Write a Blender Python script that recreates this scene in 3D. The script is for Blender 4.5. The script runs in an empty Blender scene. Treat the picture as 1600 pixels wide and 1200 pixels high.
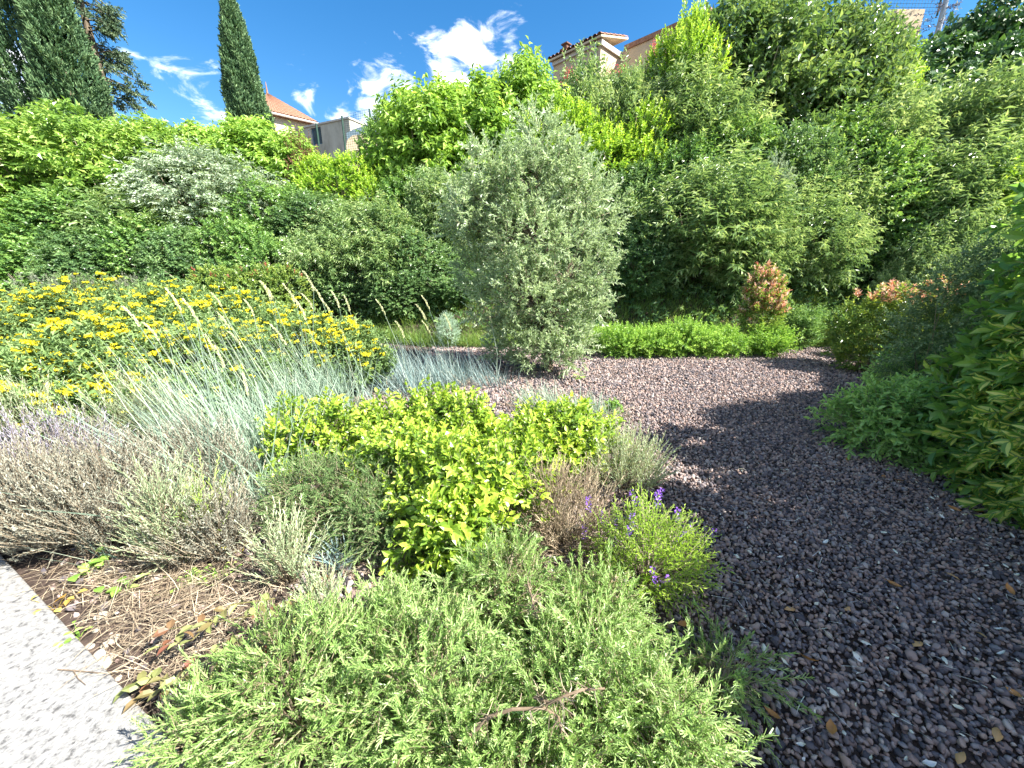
import bpy, math
import numpy as np
from mathutils import Vector

R = math.radians
rng = np.random.default_rng(11)
scene = bpy.context.scene
COL = scene.collection
PITCH, CAMH, FPX = R(17.0), 1.6, 600.0
CP, SP = math.cos(PITCH), math.sin(PITCH)

# ---------------------------------------------------------------- placing
def ray(px, py):
    r, u = (px - 800) / FPX, (600 - py) / FPX
    return np.array([r, CP + u * SP, u * CP - SP])
def atY(px, py, Y):
    d = ray(px, py); return d * (Y / d[1]) + np.array([0, 0, CAMH])
def atZ(px, py, z):
    d = ray(px, py); return d * ((z - CAMH) / d[2]) + np.array([0, 0, CAMH])
def sstep(a, b, x):
    t = np.clip((x - a) / (b - a), 0, 1); return t * t * (3 - 2 * t)
def ground_z(x, y):
    x = np.asarray(x, float); y = np.asarray(y, float)
    toe = 8.25 + 0.15 * np.sin(x * 0.9) + 0.35 * sstep(-2, -6, x) * 0
    top = 3.2 + 3.0 * sstep(-3, 7, x)
    k = 0.78 + 0.06 * np.sin(x * 1.3 + 1)
    s = np.maximum(y - toe, 0)
    z = np.minimum(s * k * sstep(0, 0.8, s), top + np.maximum(0, s - top / k) * 0.1)
    z = np.minimum(z, top + 2.6)
    z = z + 0.10 * np.sin(x * 1.7 + y) * sstep(0.5, 2, s)
    mound = 0.28 * sstep(-1.2, -4.5, x) * sstep(2.6, 4.6, y) * (1 - sstep(8, 9, y))
    return z + mound

# ---------------------------------------------------------------- materials
MATS = {}
def nodes_of(name):
    m = bpy.data.materials.new(name); m.use_nodes = True
    nt = m.node_tree; nt.nodes.clear()
    out = nt.nodes.new('ShaderNodeOutputMaterial')
    return m, nt, out
def ramp(nt, stops, interp='LINEAR'):
    r = nt.nodes.new('ShaderNodeValToRGB'); cr = r.color_ramp; cr.interpolation = interp
    while len(cr.elements) > 1: cr.elements.remove(cr.elements[-1])
    cr.elements[0].position = stops[0][0]; cr.elements[0].color = (*stops[0][1], 1)
    for p, c in stops[1:]:
        e = cr.elements.new(p); e.color = (*c, 1)
    return r
def leaf_mat(name, stops, trans=0.35, rough=0.5, spec=0.4, warm=(1.25, 1.2, 0.7), lift=1.3):
    if name in MATS: return MATS[name]
    m, nt, out = nodes_of(name)
    a = nt.nodes.new('ShaderNodeAttribute'); a.attribute_name = 'rnd'
    r = ramp(nt, [(q, tuple(min(.8, x * k) for x, k in zip(c, lift if isinstance(lift, tuple) else (2.10, 1.97, 2.15) if c[1] > c[0] * 1.15 else (lift, lift, lift)))) for q, c in stops]); nt.links.new(a.outputs['Fac'], r.inputs[0])
    p = nt.nodes.new('ShaderNodeBsdfPrincipled')
    p.inputs['Roughness'].default_value = rough
    p.inputs['Specular IOR Level'].default_value = spec
    nt.links.new(r.outputs[0], p.inputs['Base Color'])
    if trans > 0:
        mul = nt.nodes.new('ShaderNodeMix'); mul.data_type = 'RGBA'; mul.blend_type = 'MULTIPLY'
        mul.inputs[0].default_value = 1; mul.inputs[7].default_value = (*warm, 1)
        nt.links.new(r.outputs[0], mul.inputs[6])
        t = nt.nodes.new('ShaderNodeBsdfTranslucent'); nt.links.new(mul.outputs[2], t.inputs[0])
        mx = nt.nodes.new('ShaderNodeMixShader'); mx.inputs[0].default_value = trans
        nt.links.new(p.outputs[0], mx.inputs[1]); nt.links.new(t.outputs[0], mx.inputs[2])
        nt.links.new(mx.outputs[0], out.inputs[0])
    else:
        nt.links.new(p.outputs[0], out.inputs[0])
    MATS[name] = m; return m
def solid_mat(name, stops, scale=6.0, rough=0.8, bump=0.0, bscale=30.0, detail=6, spec=0.3, coord='Object', metal=0.0, stretch=(1, 1, 1)):
    if name in MATS: return MATS[name]
    m, nt, out = nodes_of(name)
    tc = nt.nodes.new('ShaderNodeTexCoord'); mp = nt.nodes.new('ShaderNodeMapping')
    mp.inputs['Scale'].default_value = stretch
    nt.links.new(tc.outputs[coord], mp.inputs[0])
    n = nt.nodes.new('ShaderNodeTexNoise'); n.inputs['Scale'].default_value = scale; n.inputs['Detail'].default_value = detail
    n.inputs['Roughness'].default_value = 0.65
    nt.links.new(mp.outputs[0], n.inputs[0])
    r = ramp(nt, stops); nt.links.new(n.outputs[0], r.inputs[0])
    p = nt.nodes.new('ShaderNodeBsdfPrincipled')
    p.inputs['Roughness'].default_value = rough; p.inputs['Specular IOR Level'].default_value = spec
    p.inputs['Metallic'].default_value = metal
    nt.links.new(r.outputs[0], p.inputs['Base Color'])
    if bump:
        n2 = nt.nodes.new('ShaderNodeTexNoise'); n2.inputs['Scale'].default_value = bscale; n2.inputs['Detail'].default_value = 6
        nt.links.new(mp.outputs[0], n2.inputs[0])
        b = nt.nodes.new('ShaderNodeBump'); b.inputs['Strength'].default_value = bump; b.inputs['Distance'].default_value = 0.02
        nt.links.new(n2.outputs[0], b.inputs['Height']); nt.links.new(b.outputs[0], p.inputs['Normal'])
    nt.links.new(p.outputs[0], out.inputs[0])
    MATS[name] = m; return m

def lerp3(a, b): return [(0.0, a), (1.0, b)]
def g3(d, m, l): return [(0.1, d), (0.5, m), (0.95, l)]

M_bark = solid_mat('bark', [(0.3, (0.06, 0.045, 0.03)), (0.7, (0.2, 0.16, 0.11))], 14, 0.9, 0.6, 40, stretch=(1, 1, 0.25))
M_twig = solid_mat('twig wood', [(0.3, (0.10, 0.07, 0.045)), (0.7, (0.24, 0.18, 0.12))], 20, 0.9)
M_dry = leaf_mat('dry straw', [(0.0, (0.11, 0.08, 0.055)), (0.5, (0.24, 0.19, 0.13)), (1.0, (0.42, 0.36, 0.26))], 0.15, 0.8, 0.2, (1, 1, 1))

# ---------------------------------------------------------------- mesh helpers
def norm(a): return a / np.maximum(np.linalg.norm(a, axis=-1, keepdims=True), 1e-9)

class Geo:
    """collects vertices, faces (arrays of equal face sizes) and one random value per face"""
    def __init__(s): s.v = []; s.f = []; s.r = []; s.n = 0
    def add(s, V, faces, rnd):
        # V (N,k,3); faces list of tuples over k; rnd (N,) or (N,nf)
        N, k, _ = V.shape
        if N == 0: return
        base = s.n + np.arange(N) * k
        rnd = np.asarray(rnd, float)
        for j, f in enumerate(faces):
            s.f.append(base[:, None] + np.array(f)[None, :])
            s.r.append(rnd[:, j] if rnd.ndim == 2 else rnd)
        s.v.append(V.reshape(-1, 3)); s.n += N * k
    def mesh(s, name, mat, smooth=False):
        me = bpy.data.meshes.new(name)
        v = np.concatenate(s.v).astype(np.float32)
        sizes = np.concatenate([np.full(len(f), f.shape[1]) for f in s.f])
        loops = np.concatenate([f.ravel() for f in s.f]).astype(np.int32)
        starts = np.concatenate([[0], np.cumsum(sizes)[:-1]]).astype(np.int32)
        me.vertices.add(len(v)); me.vertices.foreach_set('co', v.ravel())
        me.loops.add(len(loops)); me.loops.foreach_set('vertex_index', loops)
        me.polygons.add(len(sizes)); me.polygons.foreach_set('loop_start', starts)
        me.update(calc_edges=True)
        at = me.attributes.new('rnd', 'FLOAT', 'FACE')
        at.data.foreach_set('value', np.clip(np.concatenate(s.r), 0, 1).astype(np.float32))
        me.polygons.foreach_set('use_smooth', np.full(len(sizes), smooth))
        me.materials.append(mat)
        return me

# leaf templates: (side, along, up)
T_DIA = (np.array([[0, 0, 0], [.5, .45, .14], [0, 1, -.1], [-.5, .45, .14]]), [(0, 1, 2), (0, 2, 3)])
T_LEAF = (np.array([[0, 0, 0], [-.40, .28, .10], [0, .25, 0], [.40, .28, .10], [-.42, .62, .08], [0, .62, -.02], [.42, .62, .08], [0, 1, -.14]]),
          [(0, 3, 2), (0, 2, 1), (2, 3, 6, 5), (1, 2, 5, 4), (5, 6, 7), (4, 5, 7)])
T_NEED = (np.array([[-.5, 0, 0], [.5, 0, 0], [.3, 1, 0], [-.3, 1, 0]]), [(0, 1, 2, 3)])
_a = [0.20, 0.48, 0.78]
T_VAR = (np.array([[0, 0, 0]] + [[s * w, y, z] for y, w2 in zip(_a, (.36, .48, .3)) for s, w, z in ((-1, w2, .1), (-1, w2 * .42, .03), (1, w2 * .42, .03), (1, w2, .1))] + [[0, 1, -.1]]),
         [(0, 2, 1), (0, 3, 2), (0, 4, 3)] + [(a, a + 1, a + 5, a + 4) for a in (1, 2, 3, 5, 6, 7)] + [(9, 10, 13), (10, 11, 13), (11, 12, 13)])
VAR_OFF = np.array([0, .5, 0, 0, .55, 0, 0, .55, 0, 0, .45, 0])

def leaves(geo, P, D, Nn, L, W, rnd, tmpl, off=None):
    D = norm(D); side = norm(np.cross(D, Nn)); up = np.cross(side, D)
    tv, tf = tmpl
    L = np.asarray(L)[:, None, None]; W = np.asarray(W)[:, None, None]
    V = P[:, None, :] + side[:, None, :] * (tv[None, :, 0:1] * W) + D[:, None, :] * (tv[None, :, 1:2] * L) + up[:, None, :] * (tv[None, :, 2:3] * L)
    if off is not None: rnd = np.asarray(rnd)[:, None] + off[None, :]
    geo.add(V, tf, rnd)

def basis(T):
    ref = np.where(np.abs(T[:, 2:3]) < .9, np.array([[0, 0, 1.]]), np.array([[1., 0, 0]]))
    U = norm(np.cross(T, ref)); return U, np.cross(T, U)

def sprigs(geo, P, D, S, n=12, l=.2, L=.06, W=.025, ang=55, droop=.15, arr='alt', arch=.2, young=.25, tint=None, jit=.25, tmpl=T_DIA, off=None, stem=None, r=None, t0=.0, spread=.26, taper=.35):
    r = r or rng
    N = len(P); D = norm(D)
    k = np.arange(n)
    t = ((k // 2 + .7) / (n / 2)) if arr == 'opp' else ((k + .7) / n)
    t = t0 + (1 - t0) * np.minimum(t, 1)
    down = np.array([0, 0, -1.])
    Ls = (l * S)[:, None, None]
    tt = t[None, :, None]
    Q = P[:, None] + D[:, None] * Ls * tt + down * arch * Ls * tt ** 2
    T = norm(D[:, None] + down * 2 * arch * tt).reshape(-1, 3)
    U, V = basis(T)
    ph0 = r.uniform(0, 6.28, N)[:, None]
    phi = (ph0 + ((k // 2) * 1.57 + (k % 2) * math.pi if arr == 'opp' else k * 2.4)[None, :] + r.normal(0, .2, (N, n))).ravel()
    Rd = U * np.cos(phi)[:, None] + V * np.sin(phi)[:, None]
    a = (R(ang) * (1 - .5 * np.tile(t, N)) + r.normal(0, .12, N * n))[:, None]
    ld = T * np.cos(a) + Rd * np.sin(a) + down * droop + r.normal(0, jit * .5, (N * n, 3))
    nr = T * np.sin(a) - Rd * np.cos(a) + np.array([0, 0, .4]) + r.normal(0, jit, (N * n, 3))
    sz = np.repeat(S, n) * r.uniform(.7, 1.25, N * n) * (1 - taper * np.tile(t, N) ** 2)
    if tint is None: tint = r.normal(0, 1, N)
    rnd = .42 + spread * np.repeat(tint, n) * .7 + r.normal(0, spread * .6, N * n) + young * (np.tile(t, N) - .5)
    leaves(geo, Q.reshape(-1, 3), ld, nr, L * sz, W * sz, np.clip(rnd, 0.02, .98), tmpl, off)
    if stem is not None:
        sg, sr = stem
        ts = np.array([0, .5, 1.])
        C = P[:, None] + D[:, None] * Ls * ts[None, :, None] + down * arch * Ls * ts[None, :, None] ** 2
        strips(sg, C, np.full((N, 3), sr) * np.array([1, .8, .5]), r.uniform(0.2, .8, N))

def strips(geo, C, rad, rnd):
    """thin three-sided stems through centre points C (N,k,3)"""
    N, k, _ = C.shape
    T = norm(np.gradient(C, axis=1)).reshape(-1, 3)
    U, V = basis(T); U = U.reshape(N, k, 3); V = V.reshape(N, k, 3)
    ring = []
    for j in range(3):
        a = 2.094 * j
        ring.append(C + (U * math.cos(a) + V * math.sin(a)) * rad[:, :, None])
    Vv = np.stack(ring, 2).reshape(N, k * 3, 3)
    F = []
    for i in range(k - 1):
        for j in range(3):
            F.append((i * 3 + j, i * 3 + (j + 1) % 3, i * 3 + 3 + (j + 1) % 3, i * 3 + 3 + j))
    geo.add(Vv, F, rnd)

def blades(geo, P, D, L, W, bend, rnd, seg=4, r=None):
    """grass blades: P (N,3) roots, D directions, bend (N,3) added with t^2"""
    r = r or rng
    N = len(P); D = norm(D)
    t = np.linspace(0, 1, seg)[None, :, None]
    C = P[:, None] + D[:, None] * L[:, None, None] * t + bend[:, None] * t ** 2
    th = r.uniform(0, 6.28, N)
    side = np.stack([np.cos(th), np.sin(th), np.zeros(N)], 1)
    side = norm(side - D * (side * D).sum(1, keepdims=True))
    w = (W[:, None] * np.array([.8, 1, .7, .12] if seg == 4 else np.linspace(1, .15, seg))[None])[:, :, None] * .5
    Vv = np.stack([C - side[:, None] * w, C + side[:, None] * w], 2).reshape(N, seg * 2, 3)
    geo.add(Vv, [(2 * i, 2 * i + 1, 2 * i + 3, 2 * i + 2) for i in range(seg - 1)], rnd)

def tube(geo, pts, radii, sides=8, rnd=.5, wob=0.0, r=None):
    r = r or rng
    C = np.array(pts, float); k = len(C)
    T = norm(np.gradient(C, axis=0)); U, V = basis(T)
    for i in range(1, k):            # keep the rings aligned
        U[i] = norm(U[i - 1] - T[i] * np.dot(U[i - 1], T[i])); V[i] = np.cross(T[i], U[i])
    a = np.arange(sides) * 2 * math.pi / sides
    rad = np.array(radii)[:, None] * (1 + wob * r.normal(0, 1, (k, sides)))
    ring = C[:, None] + (U[:, None] * np.cos(a)[None, :, None] + V[:, None] * np.sin(a)[None, :, None]) * rad[:, :, None]
    F = [(i * sides + j, i * sides + (j + 1) % sides, (i + 1) * sides + (j + 1) % sides, (i + 1) * sides + j) for i in range(k - 1) for j in range(sides)]
    geo.add(ring.reshape(1, -1, 3), F, np.array([rnd]))
    geo.add(ring[-1][None], [tuple(range(sides))], np.array([rnd]))

def lobes_dome(r, hw, hd, h, n=10, lo=.26, hi=.46):
    out = [((0, 0, h * .38), (hw * .74, hd * .74, h * .46))]
    for i in range(n):
        az = r.uniform(0, 6.28); s = r.uniform(-.25, 1)
        c = math.sqrt(max(0, 1 - s * s)); q = r.uniform(lo, hi)
        e = 1 - q
        out.append(((math.cos(az) * c * hw * e, math.sin(az) * c * hd * e, max(h * q * .6, h * .42 + s * h * .58 * e)), (hw * q, hd * q, h * q * .85)))
    return out
def crown(r, N, lobes, shell=.35, up=.5, zmin=.02, keep_in=.15, jit=.35):
    c = np.array([l[0] for l in lobes], float); q = np.array([l[1] for l in lobes], float)
    w = (q[:, 0] * q[:, 2] + q[:, 1] * q[:, 2] + q[:, 0] * q[:, 1]); w = w / w.sum()
    P = np.zeros((0, 3)); D = np.zeros((0, 3))
    while len(P) < N:
        M = N * 2
        i = r.choice(len(lobes), M, p=w)
        u = norm(r.normal(0, 1, (M, 3)))
        rr = 1 - shell * r.random(M) ** 1.6
        p = c[i] + u * q[i] * rr[:, None]
        d = (np.linalg.norm((p[:, None] - c[None]) / q[None], axis=2))
        d[np.arange(M), i] = 9
        ok = ((d.min(1) > .82) | (r.random(M) < keep_in)) & (p[:, 2] > zmin)
        dr = norm(u / q[i]) + np.array([0, 0, up]) + r.normal(0, jit, (M, 3))
        P = np.concatenate([P, p[ok]]); D = np.concatenate([D, norm(dr[ok])])
    return P[:N], D[:N]

# ---------------------------------------------------------------- object helpers
def link(o, parent=None):
    COL.objects.link(o)
    if parent is not None: o.parent = parent
    return o
def mesh_obj(name, me, parent=None, loc=None):
    o = bpy.data.objects.new(name, me); link(o, parent)
    if loc is not None: o.location = loc
    return o
def tag(o, label, cat, group=None):
    o['label'] = label; o['category'] = cat
    if group: o['group'] = group
    return o
def thing(name, label, cat, loc=(0, 0, 0), rz=0, group=None):
    o = bpy.data.objects.new(name, None); o.empty_display_size = .2; link(o)
    o.location = [float(a) for a in loc]; o.rotation_euler = (0, 0, rz)
    return tag(o, label, cat, group)
def poly(name, verts, faces, mat, parent=None):
    me = bpy.data.meshes.new(name); me.from_pydata([tuple(map(float, v)) for v in verts], [], faces); me.materials.append(mat); me.update()
    return mesh_obj(name, me, parent)
def boxv(o, ex, ey, z0, z1, a0, a1, b0, b1):
    """box corners along horizontal unit axes ex, ey from origin o"""
    V = []
    for z in (z0, z1):
        for a, b in ((a0, b0), (a1, b0), (a1, b1), (a0, b1)):
            V.append((o[0] + ex[0] * a + ey[0] * b, o[1] + ex[1] * a + ey[1] * b, z))
    return V
BOXF = [(3, 2, 1, 0), (4, 5, 6, 7), (0, 1, 5, 4), (1, 2, 6, 5), (2, 3, 7, 6), (3, 0, 4, 7)]
def join_boxes(name, boxes, mat, parent=None):
    V = []; F = []
    for b in boxes:
        k = len(V); V += b; F += [tuple(i + k for i in f) for f in BOXF]
    return poly(name, V, F, mat, parent)

# ---------------------------------------------------------------- camera, sun, sky
cam = bpy.data.cameras.new('camera'); cam.sensor_width = 36; cam.lens = FPX / 1600 * 36
cam.clip_start = .02; cam.clip_end = 3000
co = link(bpy.data.objects.new('camera', cam)); co.location = (0, 0, CAMH); co.rotation_euler = (R(90) - PITCH, 0, 0)
scene.camera = co
SUN_AZ, SUN_EL = R(112), R(45)
sunv = np.array([math.sin(SUN_AZ) * math.cos(SUN_EL), math.cos(SUN_AZ) * math.cos(SUN_EL), math.sin(SUN_EL)])
sl = bpy.data.lights.new('sun', 'SUN'); sl.energy = 4.6; sl.angle = R(.53); sl.color = (1, .955, .88)
so = link(bpy.data.objects.new('sun', sl)); so.rotation_euler = Vector(sunv).to_track_quat('Z', 'Y').to_euler()
so.location = (8, 4, 14)

wd = bpy.data.worlds.new('World'); scene.world = wd; wd.use_nodes = True
nt = wd.node_tree; nt.nodes.clear()
wo = nt.nodes.new('ShaderNodeOutputWorld'); bg = nt.nodes.new('ShaderNodeBackground')
sky = nt.nodes.new('ShaderNodeTexSky'); sky.sky_type = 'NISHITA'; sky.sun_disc = False
sky.sun_elevation = SUN_EL; sky.sun_rotation = SUN_AZ; sky.air_density = 1.1; sky.dust_density = .15; sky.ozone_density = 2.6; sky.altitude = 200
bg.inputs[1].default_value = .13
tc = nt.nodes.new('ShaderNodeTexCoord')
def cloud_mask(spots):
    acc = None
    for (px, py, rad, stv) in spots:
        d = ray(px, py); d = d / np.linalg.norm(d)
        dp = nt.nodes.new('ShaderNodeVectorMath'); dp.operation = 'DISTANCE'
        nt.links.new(tc.outputs['Generated'], dp.inputs[0]); dp.inputs[1].default_value = tuple(d)
        mr = nt.nodes.new('ShaderNodeMapRange'); mr.inputs[1].default_value = rad; mr.inputs[2].default_value = 0
        mr.inputs[3].default_value = 0; mr.inputs[4].default_value = stv
        nt.links.new(dp.outputs['Value'], mr.inputs[0])
        if acc is None: acc = mr.outputs[0]
        else:
            mm = nt.nodes.new('ShaderNodeMath'); mm.operation = 'MAXIMUM'
            nt.links.new(acc, mm.inputs[0]); nt.links.new(mr.outputs[0], mm.inputs[1]); acc = mm.outputs[0]
    return acc
CLOUDS = [(535, 178, .09, .66), (585, 160, .11, .78), (635, 142, .12, .82), (690, 122, .12, .82), (745, 100, .12, .82), (800, 78, .10, .72), (720, 150, .16, .85),
          (-15, 95, .12, .85), (290, 130, .12, .46), (330, 160, .12, .52), (250, 112, .10, .46), (485, 150, .08, .50), (475, 92, .08, .46), (565, 55, .07, .42), (345, 178, .13, .54)]
msk = cloud_mask(CLOUDS)
mp = nt.nodes.new('ShaderNodeMapping'); mp.inputs['Scale'].default_value = (1, 1, 1.9); nt.links.new(tc.outputs['Generated'], mp.inputs[0])
nz = nt.nodes.new('ShaderNodeTexNoise'); nz.inputs['Scale'].default_value = 12; nz.inputs['Detail'].default_value = 9; nz.inputs['Roughness'].default_value = .62
nz.inputs['Distortion'].default_value = .5
nt.links.new(mp.outputs[0], nz.inputs[0])
nc = nt.nodes.new('ShaderNodeMath'); nc.operation = 'MULTIPLY_ADD'; nt.links.new(nz.outputs[0], nc.inputs[0]); nc.inputs[1].default_value = 1.9; nc.inputs[2].default_value = -.45
ad = nt.nodes.new('ShaderNodeMath'); ad.operation = 'ADD'; nt.links.new(nc.outputs[0], ad.inputs[0]); nt.links.new(msk, ad.inputs[1])
sm = nt.nodes.new('ShaderNodeMapRange'); sm.interpolation_type = 'SMOOTHSTEP'
sm.inputs[1].default_value = .92; sm.inputs[2].default_value = 1.40
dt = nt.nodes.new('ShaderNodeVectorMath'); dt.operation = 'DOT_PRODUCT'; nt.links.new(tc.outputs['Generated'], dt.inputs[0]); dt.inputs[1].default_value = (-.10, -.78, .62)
mb = nt.nodes.new('ShaderNodeMapRange'); mb.inputs[1].default_value = .15; mb.inputs[2].default_value = .6; mb.inputs[3].default_value = 0; mb.inputs[4].default_value = .56  # added cloud cover behind and above the camera, unseen, for neutral fill light
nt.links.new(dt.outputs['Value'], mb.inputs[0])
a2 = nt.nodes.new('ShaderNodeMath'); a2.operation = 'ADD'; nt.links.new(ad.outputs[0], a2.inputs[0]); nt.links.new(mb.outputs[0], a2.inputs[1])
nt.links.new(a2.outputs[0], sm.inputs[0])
hs = nt.nodes.new('ShaderNodeHueSaturation'); hs.inputs['Saturation'].default_value = 1.36; hs.inputs['Value'].default_value = .43
nt.links.new(sky.outputs[0], hs.inputs['Color'])
mxs = nt.nodes.new('ShaderNodeMix'); mxs.data_type = 'RGBA'
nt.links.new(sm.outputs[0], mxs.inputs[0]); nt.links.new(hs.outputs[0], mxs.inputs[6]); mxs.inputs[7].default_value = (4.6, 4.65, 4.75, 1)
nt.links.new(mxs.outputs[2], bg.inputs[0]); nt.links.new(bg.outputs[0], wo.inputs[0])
scene.view_settings.view_transform = 'Standard'; scene.view_settings.look = 'None'
scene.view_settings.exposure = 2.05; scene.view_settings.gamma = 1
scene.cycles.max_bounces = 8; scene.cycles.diffuse_bounces = 4; scene.cycles.transmission_bounces = 4
scene.cycles.transparent_max_bounces = 4; scene.cycles.caustics_reflective = False; scene.cycles.caustics_refractive = False

# ---------------------------------------------------------------- ground, paving, gravel
xs = np.concatenate([np.linspace(-600, -30, 14), np.linspace(-28, -9, 24), np.arange(-8.7, 9, .3), np.linspace(9.3, 28, 24), np.linspace(30, 600, 14)])
ys = np.concatenate([np.linspace(-300, -8, 10), np.arange(-6, 20, .3), np.linspace(20.5, 45, 20), np.linspace(50, 900, 14)])
X, Y = np.meshgrid(xs, ys); Z = ground_z(X, Y)
V = np.stack([X, Y, Z], -1).reshape(-1, 3); nx = len(xs)
F = [(j * nx + i, j * nx + i + 1, (j + 1) * nx + i + 1, (j + 1) * nx + i) for j in range(len(ys) - 1) for i in range(nx - 1)]
M_soil = solid_mat('stony soil', [(0.25, (0.022, 0.016, 0.014)), (0.5, (0.06, 0.042, 0.034)), (0.8, (0.13, 0.095, 0.075))], 9, .95, 1.0, 45, 8)
g = poly('ground', V, F, M_soil); g['kind'] = 'structure'
for p in g.data.polygons: p.use_smooth = True

E0, E1 = atZ(0, 868, 0)[:2], atZ(302, 1200, 0)[:2]
ed = norm(E1 - E0); en = np.array([-ed[1], ed[0]])
if en[1] > 0: en = -en
M_pave = solid_mat('pitted concrete', [(0.36, (0.09, 0.088, 0.085)), (0.43, (0.20, 0.197, 0.19)), (0.60, (0.285, 0.28, 0.265))], 40, .85, .5, 90, 8)
pv = join_boxes('pavement', [boxv(E0, ed, en, -.15, .03, -8, 1.15, .0, 3.2), boxv(E0, ed, en, -.15, .03, 1.156, 9, .0, 3.2)], M_pave)
pv['kind'] = 'structure'
bv = pv.modifiers.new('edge', 'BEVEL'); bv.width = .008; bv.segments = 2

def on_pave(x, y, m=0.0): return ((x - E0[0]) * en[0] + (y - E0[1]) * en[1]) > -m
# lava stones
def ico(sub):
    import bmesh
    bm = bmesh.new(); bmesh.ops.create_icosphere(bm, subdivisions=sub, radius=1.0)
    v = np.array([a.co[:] for a in bm.verts]); f = [tuple(a.index for a in q.verts) for q in bm.faces]; bm.free(); return v, f
def stones(geo, P, size, sub, r):
    v, f = ico(sub); N = len(P)
    nv = 14
    protos = []
    for k in range(nv):
        q = v.copy()
        for _ in range(8):
            n = norm(r.normal(0, 1, 3)); d = r.uniform(.42, .8)
            e = (q @ n) - d; q = q - np.maximum(e, 0)[:, None] * n
        q *= (1 + .10 * r.normal(0, 1, (len(v), 1))) * np.array([1, r.uniform(.7, 1), r.uniform(.55, .8)])
        protos.append(q)
    protos = np.array(protos)
    pick = r.integers(0, nv, N)
    A = r.normal(0, 1, (N, 4)); A /= np.linalg.norm(A, axis=1, keepdims=True)
    w, x, y, z = A.T
    M = np.stack([1 - 2 * (y * y + z * z), 2 * (x * y - z * w), 2 * (x * z + y * w), 2 * (x * y + z * w), 1 - 2 * (x * x + z * z), 2 * (y * z - x * w), 2 * (x * z - y * w), 2 * (y * z + x * w), 1 - 2 * (x * x + y * y)], 1).reshape(N, 3, 3)
    V = np.einsum('nij,nkj->nki', M, protos[pick]) * size[:, None, None] + P[:, None]
    geo.add(V, f, r.random(N))
def jgrid(x0, x1, y0, y1, s, r):
    gx, gy = np.meshgrid(np.arange(x0, x1, s), np.arange(y0, y1, s)); n = gx.size
    return gx.ravel() + r.uniform(-.5, .5, n) * s, gy.ravel() + r.uniform(-.5, .5, n) * s
def inbed_z(x, y):  # a soft heave of the surface
    return ground_z(x, y) + .012 * np.sin(x * 3.1) * np.sin(y * 2.3 + 1)
r2 = np.random.default_rng(5)
M_lava = leaf_mat('lava stone', [(0.0, (0.050, 0.046, 0.052)), (0.3, (0.130, 0.112, 0.116)), (0.5, (0.215, 0.152, 0.130)), (0.7, (0.28, 0.205, 0.172)), (0.9, (0.185, 0.168, 0.17)), (1.0, (0.36, 0.30, 0.26))], 0, .9, .25)
def lava(x0, x1, y0, y1, s, sub, name):
    geo = Geo()
    for layer in range(2):
        x, y = jgrid(x0, x1, y0, y1, s, r2)
        ok = ~on_pave(x, y, .03)
        if x0 < -2: ok &= (~on_pave(x, y, .62)) | (r2.random(len(x)) < .12)
        x, y = x[ok], y[ok]
        size = np.clip(r2.lognormal(math.log(s * .545), .30, len(x)), s * .28, s * 1.15)
        P = np.stack([x, y, inbed_z(x, y) + (.006 if layer == 0 else .02) + r2.uniform(-.006, .006, len(x))], 1)
        if layer: 
            k = r2.random(len(x)) < .8; P = P[k]; size = size[k]
        stones(geo, P, size, sub, r2)
    o = mesh_obj(name, geo.mesh(name, M_lava, sub > 1)); o['kind'] = 'stuff'; return o
lava(.3, 3.5, .55, 2.7, .0235, 2, 'gravel')
lava(.3, 5.2, 2.7, 5.0, .026, 1, 'gravel')
lava(-1.6, 7.2, 5.0, 8.1, .032, 1, 'gravel')
lava(-2.6, .3, .6, 5.0, .036, 1, 'gravel')
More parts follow.
